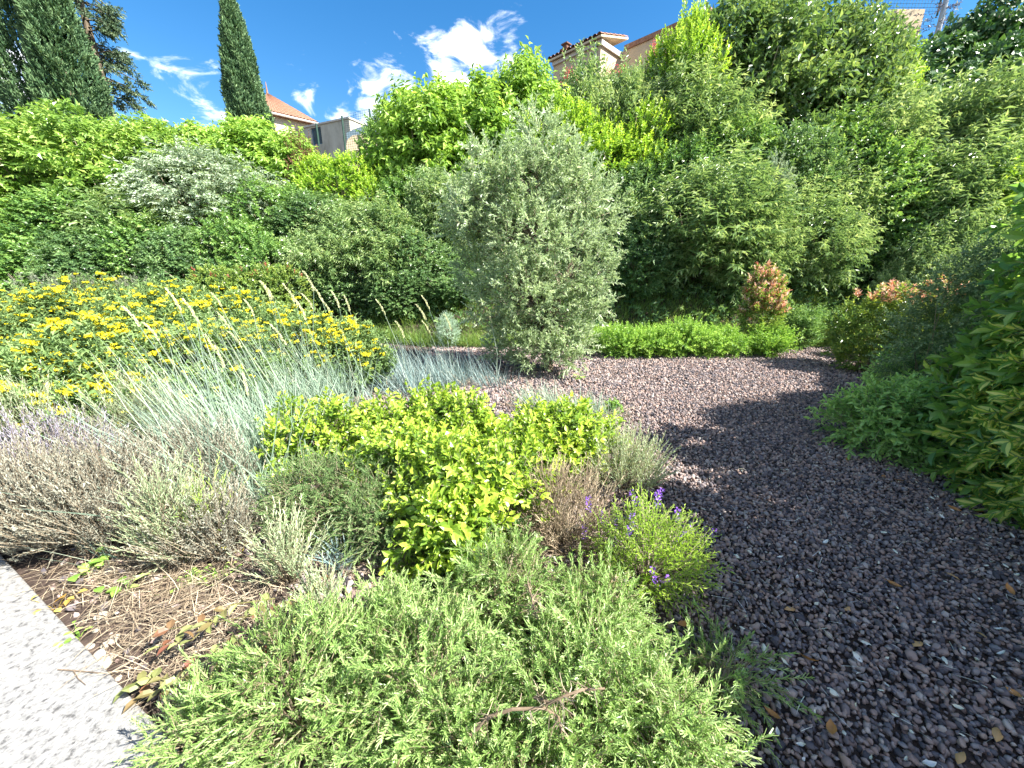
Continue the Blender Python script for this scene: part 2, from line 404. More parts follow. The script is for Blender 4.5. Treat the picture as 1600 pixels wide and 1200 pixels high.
# ---------------------------------------------------------------- bank shrubs
SPEC = {
 # name: (sprig kwargs, number of sprigs, crown kwargs, material)
 'ash':   (dict(n=14, l=.24, L=.085, W=.034, ang=62, droop=.45, arr='opp', arch=.35, young=.2), 2000, dict(up=.7), leaf_mat('ash leaf', g3((.060, .120, .024), (.125, .215, .040), (.25, .33, .09)), .38, .34, .65)),
 'fig':   (dict(n=11, l=.26, L=.13, W=.058, ang=70, droop=.75, arr='alt', arch=.25, young=.2), 1700, dict(up=.7), leaf_mat('broad leaf', g3((.065, .135, .022), (.14, .235, .038), (.26, .36, .09)), .42, .42)),
 'buddleia': (dict(n=16, l=.42, L=.12, W=.026, ang=60, droop=.55, arr='opp', arch=.3, young=.3), 1450, dict(up=1.1), leaf_mat('buddleia leaf', g3((.055, .105, .040), (.120, .190, .068), (.25, .31, .15)), .32, .34, .65)),
 'hazel': (dict(n=12, l=.2, L=.068, W=.038, ang=60, droop=.25, arr='alt', arch=.15, young=.25), 2200, dict(up=.5), leaf_mat('hazel leaf', g3((.040, .095, .022), (.085, .165, .036), (.18, .27, .07)), .34, .34, .65)),
 'dark':  (dict(n=12, l=.2, L=.075, W=.036, ang=60, droop=.3, arr='alt', arch=.15, young=.2), 2200, dict(up=.5), leaf_mat('dark leaf', g3((.032, .072, .025), (.068, .130, .042), (.14, .215, .075)), .34, .36, .6)),
 'bright': (dict(n=12, l=.18, L=.06, W=.034, ang=55, droop=.1, arr='alt', arch=.1, young=.5), 2300, dict(up=.8), leaf_mat('bright leaf', g3((.060, .135, .016), (.150, .25, .026), (.30, .40, .06)), .4, .4)),
 'silver': (dict(n=16, l=.34, L=.07, W=.022, ang=55, droop=.35, arr='opp', arch=.5, young=.35), 1900, dict(up=.8), leaf_mat('silver spray', g3((.080, .125, .070), (.19, .25, .16), (.46, .50, .44)), .25, .5)),
 'glossy': (dict(n=10, l=.22, L=.095, W=.046, ang=60, droop=.35, arr='alt', arch=.15, young=.2), 1900, dict(up=.6), leaf_mat('glossy leaf', g3((.036, .078, .022), (.078, .135, .040), (.17, .23, .08)), .34, .24, .9)),
 'ivy':   (dict(n=9, l=.16, L=.075, W=.06, ang=75, droop=.5, arr='alt', arch=.3, young=.1), 2600, dict(up=.2), leaf_mat('ivy leaf', g3((.018, .048, .014), (.036, .085, .022), (.08, .15, .04)), .2, .4, .5)),
 'russet': (dict(n=12, l=.25, L=.06, W=.025, ang=50, droop=.4, arr='alt', arch=.2), 1000, dict(up=.7), leaf_mat('russet leaf', g3((.07, .03, .02), (.16, .07, .045), (.28, .15, .09)), .25, .7)),
}
VARIANTS = {}
def variant(sp, k):
    if (sp, k) in VARIANTS: return VARIANTS[sp, k]
    r = np.random.default_rng(100 + k * 17 + sum(map(ord, sp)))
    kw, ns, ck, mat = SPEC[sp]
    lobes = lobes_dome(r, 1, 1, 2.0, 13)
    P, D = crown(r, ns, lobes, shell=.42, **ck)
    # clump tint: whole sprays in a region share a tone
    tint = .6 * r.normal(0, 1, ns) + .8 * np.sin(P[:, 0] * 4.1 + k) * np.sin(P[:, 2] * 3.7) 
    gl = Geo(); gs = Geo()
    S = r.uniform(.75, 1.3, ns)
    sprigs(gl, P, D, S, tint=tint, r=r, **kw)
    # long leading shoots that break the outline
    top = P[:, 2] > .7
    idx = np.where(top)[0]; idx = r.choice(idx, min(len(idx), 70), replace=False)
    kw2 = dict(kw); kw2['l'] = kw['l'] * 1.6; kw2['n'] = int(kw['n'] * 1.3) // 2 * 2; kw2['arch'] = kw['arch'] * .7
    D2 = norm(D[idx] + np.array([0, 0, .9]))
    sprigs(gl, P[idx], D2, S[idx], tint=tint[idx] + .5, r=r, **kw2)
    # inner wood
    nb = 26
    q = r.choice(ns, nb, replace=False)
    B = np.stack([P[q] * np.array([.12, .12, 0]), P[q] * np.array([.45, .45, .55]) + r.normal(0, .05, (nb, 3)), P[q] * .97], 1)
    strips(gs, B, np.tile(np.array([.03, .018, .006]), (nb, 1)), r.uniform(.1, .6, nb))
    q = r.choice(ns, 90, replace=False)
    B = np.stack([P[q] * .6, P[q] * .82 + r.normal(0, .04, (90, 3)), P[q]], 1)
    strips(gs, B, np.tile(np.array([.010, .007, .003]), (90, 1)), r.uniform(.1, .9, 90))
    q = np.where((P[:, 2] > .3) & (P[:, 2] < 1.6))[0]; q = r.choice(q, 34, replace=False)
    e = P[q] * 1.07 + r.normal(0, .06, (34, 3))
    strips(gs, np.stack([P[q] * .7, P[q] * .9 + r.normal(0, .04, (34, 3)), e], 1), np.tile(np.array([.009, .007, .004]), (34, 1)), r.uniform(.6, 1, 34))
    hz = np.concatenate(gl.v)[:, 2]
    VARIANTS[sp, k] = (gl.mesh(sp + ' foliage', mat), gs.mesh(sp + ' stems', M_wood), float(np.percentile(hz, 99.8)))
    return VARIANTS[sp, k]
M_wood = leaf_mat('shrub wood', [(0.0, (0.045, 0.035, 0.026)), (1.0, (0.34, 0.28, 0.21))], 0, .9, .2)
NV = 3
cnt = {}
def bank_shrub(name, sp, px, ptop, hwpx, Y, label, cat='shrub', zs=1.0):
    hw = hwpx / FPX * Y * CP * 1.05
    top = atY(px, ptop, Y)
    top[2] = atY(px, ptop + 8, Y - .55 * hw)[2]
    zb = float(ground_z(top[0], Y)) - .08
    k = cnt.get(sp, 0); cnt[sp] = k + 1
    fm, sm_, vh = variant(sp, k % NV)
    r = np.random.default_rng(k * 31 + len(label))
    t = thing(name, label, cat, (top[0], Y, zb), r.uniform(0, 6.28))
    sz = max((top[2] - zb) / vh, .25)
    sx = hw
    ratio = sz / sx
    if ratio > 1.9: sx = sz / 1.9
    t.scale = (sx, sx, sz)
    mesh_obj('foliage', fm, t); mesh_obj('stem', sm_, t)
    return t
BANK = [
 # name, species, px, ptop, halfwidth px, Y, label
 ('ash_shrub', 'ash', 40, 128, 120, 11.6, 'pale green leafy shrub filling the upper left corner below the big cypresses'),
 ('ash_shrub', 'ash', 165, 150, 95, 11.3, 'pale green leafy shrub on the bank right under the ragged cedar'),
 ('ash_shrub', 'ash', 262, 168, 75, 11.8, 'pale feathery shrub between the cedar and the slim cypress'),
 ('ash_shrub', 'fig', 330, 178, 60, 12.0, 'light green shrub left of the slim cypress foot'),
 ('fig_shrub', 'fig', 395, 165, 62, 12.3, 'drooping pale leaved shrub hiding the foot of the slim cypress'),
 ('ash_shrub', 'fig', 452, 192, 50, 12.1, 'light green shrub below the tiled roof of the cream house'),
 ('dead_shrub', 'russet', 470, 190, 26, 11.7, 'reddish brown dead shrub in front of the grey annex wall'),
 ('laurel_shrub', 'bright', 525, 222, 62, 11.4, 'vivid yellow green shrub under the grey annex window'),
 ('laurel_shrub', 'bright', 590, 235, 45, 11.2, 'small vivid green shrub below the ochre retaining wall'),
 ('young_tree', 'hazel', 612, 138, 48, 12.6, 'thin crowned young tree beside the ochre wall and wire fence', ),
 ('fig_shrub', 'fig', 672, 105, 78, 12.2, 'large leaved shrub on the skyline just under the white cloud'),
 ('fig_shrub', 'fig', 742, 88, 75, 12.4, 'broad leaved shrub on the skyline upper left of the olive tree'),
 ('fig_shrub', 'fig', 820, 66, 62, 12.8, 'tallest broad leaved shrub on the skyline left of the ochre house'),
 ('laurel_shrub', 'bright', 880, 132, 62, 12.0, 'bright shrub below the red flowers and left window of the ochre house'),
 ('buddleia', 'buddleia', 935, 62, 52, 12.9, 'grey green buddleia in front of the gable corner of the ochre house'),
 ('buddleia', 'buddleia', 1008, 72, 50, 12.6, 'grey green buddleia below the right wing of the ochre house'),
 ('laurel_shrub', 'bright', 985, 138, 75, 11.8, 'yellow green rounded shrub upper right of the olive tree'),
 ('laurel_shrub', 'bright', 1082, -25, 62, 12.6, 'tall yellow green shrub right against the ochre house'),
 ('buddleia', 'buddleia', 1110, 60, 75, 12.0, 'tall grey green buddleia with upright shoots below the skyline trees'),
 ('bay_tree', 'glossy', 1165, -55, 88, 13.2, 'dark glossy tree on the skyline nearest the ochre house'),
 ('bay_tree', 'glossy', 1268, -70, 95, 12.9, 'dark glossy tree with shining leaves in the top middle of the right bank'),
 ('bay_tree', 'glossy', 1345, -30, 70, 12.6, 'glossy large leaved tree just left of the tan wall block'),
 ('laurel_shrub', 'bright', 1398, 28, 45, 12.4, 'pale sunlit shrub at the foot of the tan wall block'),
 ('ivy_mound', 'ivy', 1530, 10, 95, 13.0, 'dark ivy covered mound at the top right under the lamp pole', ),
 ('ivy_mound', 'ivy', 1600, -60, 90, 13.4, 'dark ivy mass in the upper right corner of the bank', ),
 ('ivy_mound', 'ivy', 1450, 78, 55, 12.8, 'low dark ivy below the tan wall block', ),
 ('buddleia', 'buddleia', 1425, 105, 75, 11.2, 'light green buddleia below the ivy with arching shoots'),
 ('buddleia', 'buddleia', 1540, 82, 85, 11.0, 'yellowish green buddleia in front of the dark ivy mass'),
 ('buddleia', 'bright', 1610, 120, 70, 10.2, 'yellowish leafy shrub high on the bank at the right border'),
 # middle belt
 ('hazel_shrub', 'ash', 20, 262, 105, 10.2, 'mid green shrub at the left border above the sage flowers'),
 ('hazel_shrub', 'hazel', 120, 275, 90, 10.1, 'dark leaved hazel shrub under the pale shrubs of the left bank'),
 ('ceanothus', 'silver', 322, 208, 95, 10.9, 'silvery white shimmering shrub in the middle of the left bank'),
 ('ceanothus', 'buddleia', 225, 270, 75, 10.2, 'grey green shrub left below the silvery shimmering shrub'),
 ('hazel_shrub', 'hazel', 420, 262, 75, 10.7, 'fine leaved green shrub right below the silvery shimmering shrub'),
 ('hazel_shrub', 'dark', 490, 285, 65, 10.5, 'dark green shrub below the reddish brown dead shrub'),
 ('buddleia', 'buddleia', 555, 292, 62, 10.3, 'buddleia with grey shoots under the vivid yellow green shrub'),
 ('hazel_shrub', 'hazel', 640, 245, 58, 11.0, 'green shrub between the ochre wall and the olive tree'),
 ('buddleia', 'buddleia', 690, 250, 48, 10.3, 'pale tipped buddleia touching the left side of the olive tree'),
 ('hazel_shrub', 'hazel', 1150, 160, 72, 11.2, 'mid green shrub below the tall grey green buddleia'),
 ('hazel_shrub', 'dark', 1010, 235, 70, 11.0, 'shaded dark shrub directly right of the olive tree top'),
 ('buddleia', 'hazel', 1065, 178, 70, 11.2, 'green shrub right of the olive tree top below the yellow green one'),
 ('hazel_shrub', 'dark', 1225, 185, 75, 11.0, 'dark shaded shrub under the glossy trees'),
 ('hazel_shrub', 'hazel', 1320, 150, 80, 11.3, 'green shrub beneath the glossy tree nearest the tan wall block'),
 ('buddleia', 'buddleia', 1300, 205, 70, 10.5, 'buddleia halfway up the right bank with drooping shoots'),
 ('hazel_shrub', 'hazel', 1395, 190, 85, 10.5, 'broad green shrub halfway up the right bank above the fence posts'),
 ('buddleia', 'buddleia', 1490, 190, 85, 10.2, 'large buddleia halfway up the bank below the yellowish buddleia'),
 ('hazel_shrub', 'bright', 1585, 215, 75, 9.4, 'yellow tinged shrub at the right border above the variegated hedge'),
 # low belt
 ('elder_shrub', 'hazel', 20, 345, 85, 8.9, 'green elder shrub at the left border touching the sage flowers'),
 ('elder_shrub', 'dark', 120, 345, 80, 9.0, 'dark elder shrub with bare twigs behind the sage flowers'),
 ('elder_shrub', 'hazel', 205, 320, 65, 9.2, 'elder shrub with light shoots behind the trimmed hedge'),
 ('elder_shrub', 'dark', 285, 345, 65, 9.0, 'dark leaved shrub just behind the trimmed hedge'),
 ('hazel_shrub', 'hazel', 360, 325, 62, 9.4, 'blue green shrub left of the seed heads at the bank foot'),
 ('hazel_shrub', 'hazel', 430, 350, 58, 9.2, 'light green shrub right behind the tall seed heads'),
 ('buddleia', 'buddleia', 505, 335, 55, 9.3, 'grey green buddleia overhanging the bank foot behind the tall seed heads'),
 ('buddleia', 'buddleia', 585, 300, 62, 9.5, 'brownish tinged buddleia overhanging the foot of the bank'),
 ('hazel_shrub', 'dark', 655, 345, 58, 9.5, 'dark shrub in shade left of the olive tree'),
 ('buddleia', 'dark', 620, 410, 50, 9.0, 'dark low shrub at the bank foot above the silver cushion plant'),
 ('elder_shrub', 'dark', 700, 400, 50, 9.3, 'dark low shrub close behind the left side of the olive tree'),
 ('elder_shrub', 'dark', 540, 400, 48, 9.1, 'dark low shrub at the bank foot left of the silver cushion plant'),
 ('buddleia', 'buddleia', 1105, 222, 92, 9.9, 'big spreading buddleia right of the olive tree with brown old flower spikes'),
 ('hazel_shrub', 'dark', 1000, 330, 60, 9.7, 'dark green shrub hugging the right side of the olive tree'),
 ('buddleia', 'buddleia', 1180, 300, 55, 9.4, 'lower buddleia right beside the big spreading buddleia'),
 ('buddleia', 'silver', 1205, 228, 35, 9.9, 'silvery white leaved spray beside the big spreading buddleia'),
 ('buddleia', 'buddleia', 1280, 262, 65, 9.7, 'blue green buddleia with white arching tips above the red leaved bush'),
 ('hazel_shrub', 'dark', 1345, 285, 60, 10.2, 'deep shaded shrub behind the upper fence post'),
 ('buddleia', 'hazel', 1450, 285, 65, 9.6, 'green shrub right of the upper fence post'),
 ('buddleia', 'buddleia', 1500, 300, 60, 8.9, 'light sunlit buddleia beside the lower fence post'),
 ('buddleia', 'buddleia', 1460, 365, 45, 8.6, 'small sunlit buddleia right of the lower fence post'),
]
for b in BANK: bank_shrub(*b)

# leafy undergrowth on the bank and grass on its open foot
r3 = np.random.default_rng(3)
ug = Geo(); N = 9000
x = r3.uniform(-15, 15, N); y = r3.uniform(8.6, 15, N)
P = np.stack([x, y, ground_z(x, y) + r3.uniform(0, .35, N) ** 1.2], 1)
D = norm(np.stack([r3.normal(0, .5, N), -.6 + r3.normal(0, .4, N), .8 + 0 * x], 1))
sprigs(ug, P, D, r3.uniform(.8, 1.5, N), n=8, l=.25, L=.1, W=.045, ang=60, droop=.35, arch=.3, r=r3)
o = mesh_obj('undergrowth', ug.mesh('undergrowth', SPEC['dark'][3])); o['kind'] = 'stuff'
gr = Geo(); N = 42000
x = r3.uniform(-3.5, 9.5, N); y = 7.75 + 3.4 * r3.random(N) ** 1.3
P = np.stack([x, y, ground_z(x, y) - .01], 1)
D = np.stack([r3.normal(0, .25, N), r3.normal(-.12, .25, N), np.ones(N)], 1)
L = r3.uniform(.14, .42, N)
bd = np.stack([r3.normal(0, .10, N), r3.normal(-.06, .08, N), -r3.uniform(.02, .14, N)], 1)
blades(gr, P, D, L, r3.uniform(.006, .014, N), bd, np.clip(r3.normal(.45, .22, N), 0, 1), r=r3)
M_grass = leaf_mat('bank grass', [(0, (.040, .085, .018)), (.5, (.085, .15, .03)), (.85, (.16, .22, .06)), (1, (.26, .23, .12))], .35, .5)
o = mesh_obj('grass', gr.mesh('grass', M_grass)); o['kind'] = 'stuff'

# ---------------------------------------------------------------- cypresses and cedar
M_cyp = leaf_mat('cypress scale', g3((.022, .055, .022), (.050, .100, .040), (.10, .16, .065)), .15, .6, .3)
def conifer(name, label, base, ztop, rad, seed, n, shape, spray=(.30, .10), up=2.2, lean=(0, 0), trunk_r=.16):
    r = np.random.default_rng(seed)
    zb = float(ground_z(base[0], base[1])) - .1; H = ztop - zb
    t = thing(name, label, 'tree', (base[0], base[1], zb))
    g1 = Geo()
    h = r.random(n) ** .9; az = r.uniform(0, 6.28, n)
    rr = rad * shape(h) * (1 + .10 * np.sin(az * 5 + h * 26) + .10 * np.sin(az * 3 - h * 17 + 2))
    q = 1 - .35 * r.random(n) ** 2
    P = np.stack([np.cos(az) * rr * q, np.sin(az) * rr * q, h * H * .97], 1)
    D = norm(np.stack([np.cos(az), np.sin(az), np.full(n, up)], 1) + r.normal(0, .3, (n, 3)))
    sprigs(g1, P, D, r.uniform(.7, 1.3, n), n=7, l=spray[0], L=spray[0] * .6, W=spray[1] * .7, ang=28, droop=0, arch=0, jit=.4, young=.3, r=r, tint=.5 * r.normal(0, 1, n) + .7 * np.sin(az * 5 + h * 26))
    mesh_obj('crown', g1.mesh(name + ' crown', M_cyp), t)
    g2 = Geo(); tube(g2, [(0, 0, -.2), (0, 0, H * .3), (0, 0, H * .9)], [trunk_r, trunk_r * .8, .03], 8)
    mesh_obj('trunk', g2.mesh(name + ' trunk', M_bark), t)
    return t
cy_shape = lambda h: np.clip((1 - h) ** .55 * (.62 + .6 * np.minimum(h * 4, 1)), 0, 1.2) * .92
b = atY(388, 180, 24.0); tp = atY(362, -12, 24.0)
conifer('cypress_tree', 'slim lone columnar cypress standing left of the tiled roof', b, tp[2], 1.13, 1, 7500, cy_shape, up=3)
b = atY(66, 150, 26.0); conifer('cypress_tree', 'broad dark cypress at the far left of the skyline', b, b[2] + 13, 1.75, 2, 9000, cy_shape, spray=(.36, .12), up=2.2)
b = atY(113, 150, 25.0); conifer('cypress_tree', 'cypress with sloping right side in front of the ragged cedar', b, b[2] + 8.6, 1.55, 3, 8000, cy_shape, spray=(.36, .12), up=2.0)
b = atY(-18, 128, 34.0); conifer('fir_tree', 'dark conifer tip peeping in at the left border', b, b[2] + 1.9, 1.4, 4, 2500, lambda h: 1 - h * .9, up=.2)
def cedar():
    r = np.random.default_rng(9)
    b = atY(165, 158, 29.0); zb = float(ground_z(b[0], b[1])); H = 17.0
    t = thing('cedar_tree', 'tall ragged cedar with visible trunk and gaps between branches', 'tree', (b[0], b[1], zb))
    gl = Geo(); gb = Geo(); gt = Geo()
    tube(gt, [(0, 0, -.2), (.05, 0, H * .3), (0, .1, H * .6), (0, 0, H)], [.32, .27, .2, .03], 10, wob=.05)
    for i in range(120):
        h = r.uniform(.12, .98); az = r.uniform(0, 6.28); ln = (2.6 * (1 - h) + .9) * r.uniform(.65, 1.15) * .95
        p0 = np.array([0, 0, h * H]); d = np.array([math.cos(az), math.sin(az), r.uniform(-.25, .15)])
        p1 = p0 + d * ln * .5 + np.array([0, 0, .05]); p2 = p0 + d * ln + np.array([0, 0, -.18 * ln])
        tube(gb, [p0, p1, p2], [.05, .03, .01], 4, rnd=.3)
        m = 26; tt = r.uniform(.25, 1.0, m)[:, None]
        P = p0 + (p1 - p0) * 2 * tt * (1 - tt) * 1.0 + (p2 - p0) * tt ** 1.3 * .9 + r.normal(0, .13, (m, 3)) * np.array([1, 1, .7])
        D = norm(d + r.normal(0, .55, (m, 3)) + np.array([0, 0, -.15]))
        sprigs(gl, P, D, r.uniform(.7, 1.3, m), n=8, l=.42, L=.22, W=.075, ang=45, droop=.2, arch=.2, jit=.4, r=r)
    mesh_obj('trunk', gt.mesh('cedar trunk', M_bark), t); mesh_obj('branch', gb.mesh('cedar branch', M_bark), t)
    mesh_obj('crown', gl.mesh('cedar crown', leaf_mat('cedar needle', g3((.022, .045, .022), (.050, .085, .042), (.11, .15, .075)), .15, .6)), t)
cedar()

# ---------------------------------------------------------------- houses and walls at the top of the bank
M_cream = solid_mat('cream render', [(.3, (.50, .42, .30)), (.7, (.60, .52, .38))], 1.2, .9, .2, 30)
M_ochre = solid_mat('ochre render', [(.3, (.46, .36, .24)), (.7, (.57, .46, .32))], 1.0, .9, .25, 25)
M_grey = solid_mat('weathered grey render', [(.3, (.36, .33, .27)), (.5, (.50, .47, .39)), (.75, (.60, .57, .48))], 1.6, .95, .4, 20, stretch=(1, 1, .5))
M_tile = solid_mat('terracotta tile', [(.3, (.20, .10, .065)), (.55, (.31, .165, .105)), (.8, (.40, .25, .17))], 5, .85, .6, 14)
M_cope = solid_mat('pale coping', [(.3, (.5, .46, .4)), (.7, (.62, .58, .52))], 4, .9)
M_glass = solid_mat('window glass', [(.3, (.05, .07, .09)), (.7, (.10, .13, .16))], 1.5, .08, spec=.9)
M_blue = solid_mat('blue painted wood', [(.3, (.06, .12, .19)), (.7, (.09, .17, .26))], 6, .6)
M_zinc = solid_mat('zinc', [(.3, (.30, .32, .34)), (.7, (.42, .44, .46))], 8, .45, metal=.4)
M_dgreen = solid_mat('dark green metal', [(.3, (.015, .045, .03)), (.7, (.03, .07, .05))], 8, .5)
def tile_sheet(name, e0, e1, r0, r1, mat, parent, pitch=.22, amp=.05, rows=10):
    """canal tiles: a rippled sheet between the eave e0-e1 and the ridge r0-r1"""
    e0, e1, r0, r1 = [np.array(a, float) for a in (e0, e1, r0, r1)]
    n = max(4, int(np.linalg.norm(e1 - e0) / pitch) * 8)
    up = norm(np.cross(e1 - e0, (r0 + r1) / 2 - e0)); up = up * np.sign(up[2])
    V = []
    for j in range(rows * 2):
        row, edge = j // 2, j % 2
        tt = (row + edge) / rows; lift = .03 * (1 - edge)
        for i in range(n + 1):
            s = i / n
            a = e0 + (e1 - e0) * s; c = r0 + (r1 - r0) * s
            V.append(a + (c - a) * tt + up * (amp * abs(math.sin(i / 8 * math.pi)) ** .7 + lift))
    F = [(j * (n + 1) + i, j * (n + 1) + i + 1, (j + 1) * (n + 1) + i + 1, (j + 1) * (n + 1) + i) for j in range(rows * 2 - 1) for i in range(n)]
    return poly(name, V, F, mat, parent)

# cream house with hipped roof
ex = np.array([.72, .69]); ey = np.array([-.69, .72]); o2 = np.array([-20.8, 36.0])
zt = 13.85; zb = 5.0
H1 = thing('house', 'cream rendered house with red hipped tile roof behind the slim cypress', 'house', (0, 0, 0))
join_boxes('wall', [boxv(o2, ex, ey, zb, zt, .45, 4.6, .45, 9.0)], M_cream, H1)
ap = np.array([*(o2 + ex * 2.5 + ey * 4.7), 16.65])
c = [np.array([*(o2 + ex * a + ey * bb), zt]) for a, bb in ((0, 0), (5.0, 0), (5.0, 9.5), (0, 9.5))]
rf = Geo()
roof = poly('roof', [*c, ap, *[q - np.array([0, 0, .16]) for q in c]], [(0, 1, 4), (1, 2, 4), (2, 3, 4), (3, 0, 4), (5, 6, 1, 0), (6, 7, 2, 1), (7, 8, 3, 2), (8, 5, 0, 3), (8, 7, 6, 5)], M_tile, H1)
for k in range(2):
    q0, q1 = c[k], c[(k + 1) % 4]
    tile_sheet('roof_tiles', q0, q1, ap + (q0 - ap) * .02, ap + (q1 - ap) * .02, M_tile, H1, .26, .05, 12) if k == 0 else None
gq = Geo(); tube(gq, [ap - np.array([0, 0, .1]), ap + np.array([0, 0, .35]), ap + np.array([0, 0, .9])], [.10, .06, .02], 6); mesh_obj('finial', gq.mesh('finial', M_tile), roof)
gq = Geo(); gp = [q + np.array([0, 0, -.1]) for q in c]
tube(gq, [gp[3] + 0, gp[0]], [.08, .08], 6); tube(gq, [gp[0], gp[1]], [.08, .08], 6); mesh_obj('gutter', gq.mesh('gutter', M_cope), H1)

# grey annex
Rr = np.array([-10.27, 28.0]); dl = np.array([-.907, .42]); dr = np.array([.42, .907]); zt = 10.5
H2 = thing('annex', 'low weathered grey annex with small window and pale coping', 'building')
# the wall is built round a real window opening
wx0, wz = 2.55, (atY(500, 197, 29.0)[2], atY(500, 224, 29.0)[2])
ft = [boxv(Rr, dl, dr, 4.5, zt, 0, wx0, 0, .3), boxv(Rr, dl, dr, 4.5, zt, wx0 + .95, 4.99, 0, .3), boxv(Rr, dl, dr, wz[0], zt, wx0 + .001, wx0 + .949, .001, .3), boxv(Rr, dl, dr, 4.5, wz[1], wx0 + .001, wx0 + .949, .001, .3)]
bk = [boxv(Rr, dl, dr, 4.5, zt, 0, .3, .301, 2.4), boxv(Rr, dl, dr, 4.5, zt, 4.69, 4.99, .301, 2.4), boxv(Rr, dl, dr, 4.5, zt, .301, 4.689, 2.1, 2.4)]
join_boxes('wall', ft + bk, M_grey, H2)
join_boxes('coping', [boxv(Rr, dl, dr, zt + .002, zt + .10, -.06, 5.05, -.06, 2.46)], M_cope, H2)
wf = join_boxes('window', [boxv(Rr, dl, dr, wz[1], wz[0], wx0, wx0 + .07, .1, .16), boxv(Rr, dl, dr, wz[1], wz[0], wx0 + .88, wx0 + .95, .1, .16), boxv(Rr, dl, dr, wz[0] - .07, wz[0], wx0 + .07, wx0 + .88, .1, .16), boxv(Rr, dl, dr, wz[1], wz[1] + .07, wx0 + .07, wx0 + .88, .1, .16), boxv(Rr, dl, dr, wz[1] + .07, wz[0] - .07, wx0 + .45, wx0 + .50, .1, .15)], M_blue, H2)
join_boxes('pane', [boxv(Rr, dl, dr, wz[1] + .07, wz[0] - .07, wx0 + .07, wx0 + .88, .12, .135)], M_glass, wf)
pt = [np.array([*(Rr + dl * a + dr * bb), z]) for a, bb, z in ((5.05, -.1, zt - .05), (4.95, -.1, zt - .35), (4.75, -.1, zt - .7), (4.72, -.1, 5))]
gq = Geo(); tube(gq, pt, [.06] * 4, 6); mesh_obj('downpipe', gq.mesh('downpipe', M_zinc), H2)

# ochre house on the right
C0 = np.array([4.58, 24.0]); dL = np.array([-.69, .72]); dR = np.array([.72, .69]); zt = 12.75; zb = 5.5
H3 = thing('house', 'ochre house with canal tile roof and chimney on the crest of the bank', 'house')
join_boxes('wall', [boxv(C0, dL, dR, zb, zt, 0, 3.2, .0, 1.86), boxv(C0, dL, dR, zb, zt, -4.6, -.001, 1.861, 6)], M_ochre, H3)
ea = np.array([*(C0 - dR * .3 - dL * .2), zt + .08]); eb = np.array([*(C0 - dR * .3 + dL * 3.4), zt + .08])
ra = np.array([*(C0 + dR * 2.2 - dL * .2), zt + .75]); rb = np.array([*(C0 + dR * 2.2 + dL * 3.4), zt + .75])
rf = tile_sheet('roof', ea, eb, ra, rb, M_tile, H3, .27, .085, 6)
poly('roof_deck', [ea - [0, 0, .03], eb - [0, 0, .03], rb - [0, 0, .03], ra - [0, 0, .03], ea - [0, 0, .12], eb - [0, 0, .12], rb - [0, 0, .12], ra - [0, 0, .12]], BOXF, M_ochre, rf)
join_boxes('parapet', [boxv(C0, dL, dR, zt + .002, zt + .22, -4.7, -.25, 1.78, 2.1)], M_tile, H3)
join_boxes('cornice', [boxv(C0, dL, dR, zt - .28, zt - .06, -.12, -.002, -.1, 1.9), boxv(C0, dL, dR, zt - .22, zt - .03, -.001, 3.2, -.12, -.002)], M_cope, H3)
chp = C0 + dL * 3.05 + dR * .9
ch = join_boxes('chimney', [boxv(chp, dL, dR, zt - .2, zt + .75, -.20, .20, -.20, .20)], M_ochre, H3)
join_boxes('chimney_cap', [boxv(chp, dL, dR, zt + .752, zt + .82, -.26, .26, -.26, .26), boxv(chp, dL, dR, zt + .822, zt + 1.02, -.15, .15, -.15, .15), boxv(chp, dL, dR, zt + 1.022, zt + 1.08, -.22, .22, -.22, .22)], solid_mat('sooty clay', [(.3, (.10, .055, .04)), (.7, (.19, .10, .07))], 9, .9), ch)
wn = join_boxes('window', [boxv(C0, dL, dR, 10.2, 11.9, .95, 1.0, -.05, -.002), boxv(C0, dL, dR, 10.2, 11.9, 1.5, 1.55, -.05, -.002), boxv(C0, dL, dR, 11.9, 11.96, .95, 1.55, -.05, -.002)], M_cope, H3)
join_boxes('pane', [boxv(C0, dL, dR, 10.2, 11.9, 1.0, 1.5, -.02, -.003)], M_glass, wn)
join_boxes('shutter', [boxv(C0, dL, dR, 10.2, 11.9, 1.56, 1.9, -.06, -.003)], M_blue, H3)
gq = Geo(); tube(gq, [np.array([*(C0 + dL * .25 - dR * .1), z]) for z in (zb, 9, zt - .1)], [.06] * 3, 6); mesh_obj('downpipe', gq.mesh('downpipe', M_zinc), H3)

# ochre retaining wall and wire fence near the annex
A = atY(538, 205, 14.5); B = atY(640, 215, 15.0)
wdir = norm(B[:2] - A[:2]); wn_ = np.array([-wdir[1], wdir[0]])
Lw = np.linalg.norm(B[:2] - A[:2])
pts = []
prof = [(0, -3), (0, -.42), (.06, -.2), (.22, -.06), (.5, 0), (Lw, 0), (Lw, -3)]
for off in (0, .3):
    for s, z in prof: pts.append((A[0] + wdir[0] * s + wn_[0] * off, A[1] + wdir[1] * s + wn_[1] * off, A[2] - .05 + z))
n = len(prof)
rw = poly('retaining_wall', pts, [tuple(range(n)), tuple(range(2 * n - 1, n - 1, -1))] + [(i, (i + 1) % n, n + (i + 1) % n, n + i) for i in range(n)], M_ochre)
tag(rw, 'ochre garden wall with rounded end right of the grey annex', 'wall')
FN = thing('wire_fence', 'dark post and wire fence with blue netting above the ochre garden wall', 'fence', (A[0], A[1], A[2] - 1))
def fence_post(p, z0, z1, parent, loc0, rad=.03):
    gq = Geo(); tube(gq, [(p[0] - loc0[0], p[1] - loc0[1], z0 - loc0[2]), (p[0] - loc0[0], p[1] - loc0[1], z1 - loc0[2])], [rad, rad], 6)
    mesh_obj('post', gq.mesh('post', M_dgreen), parent)
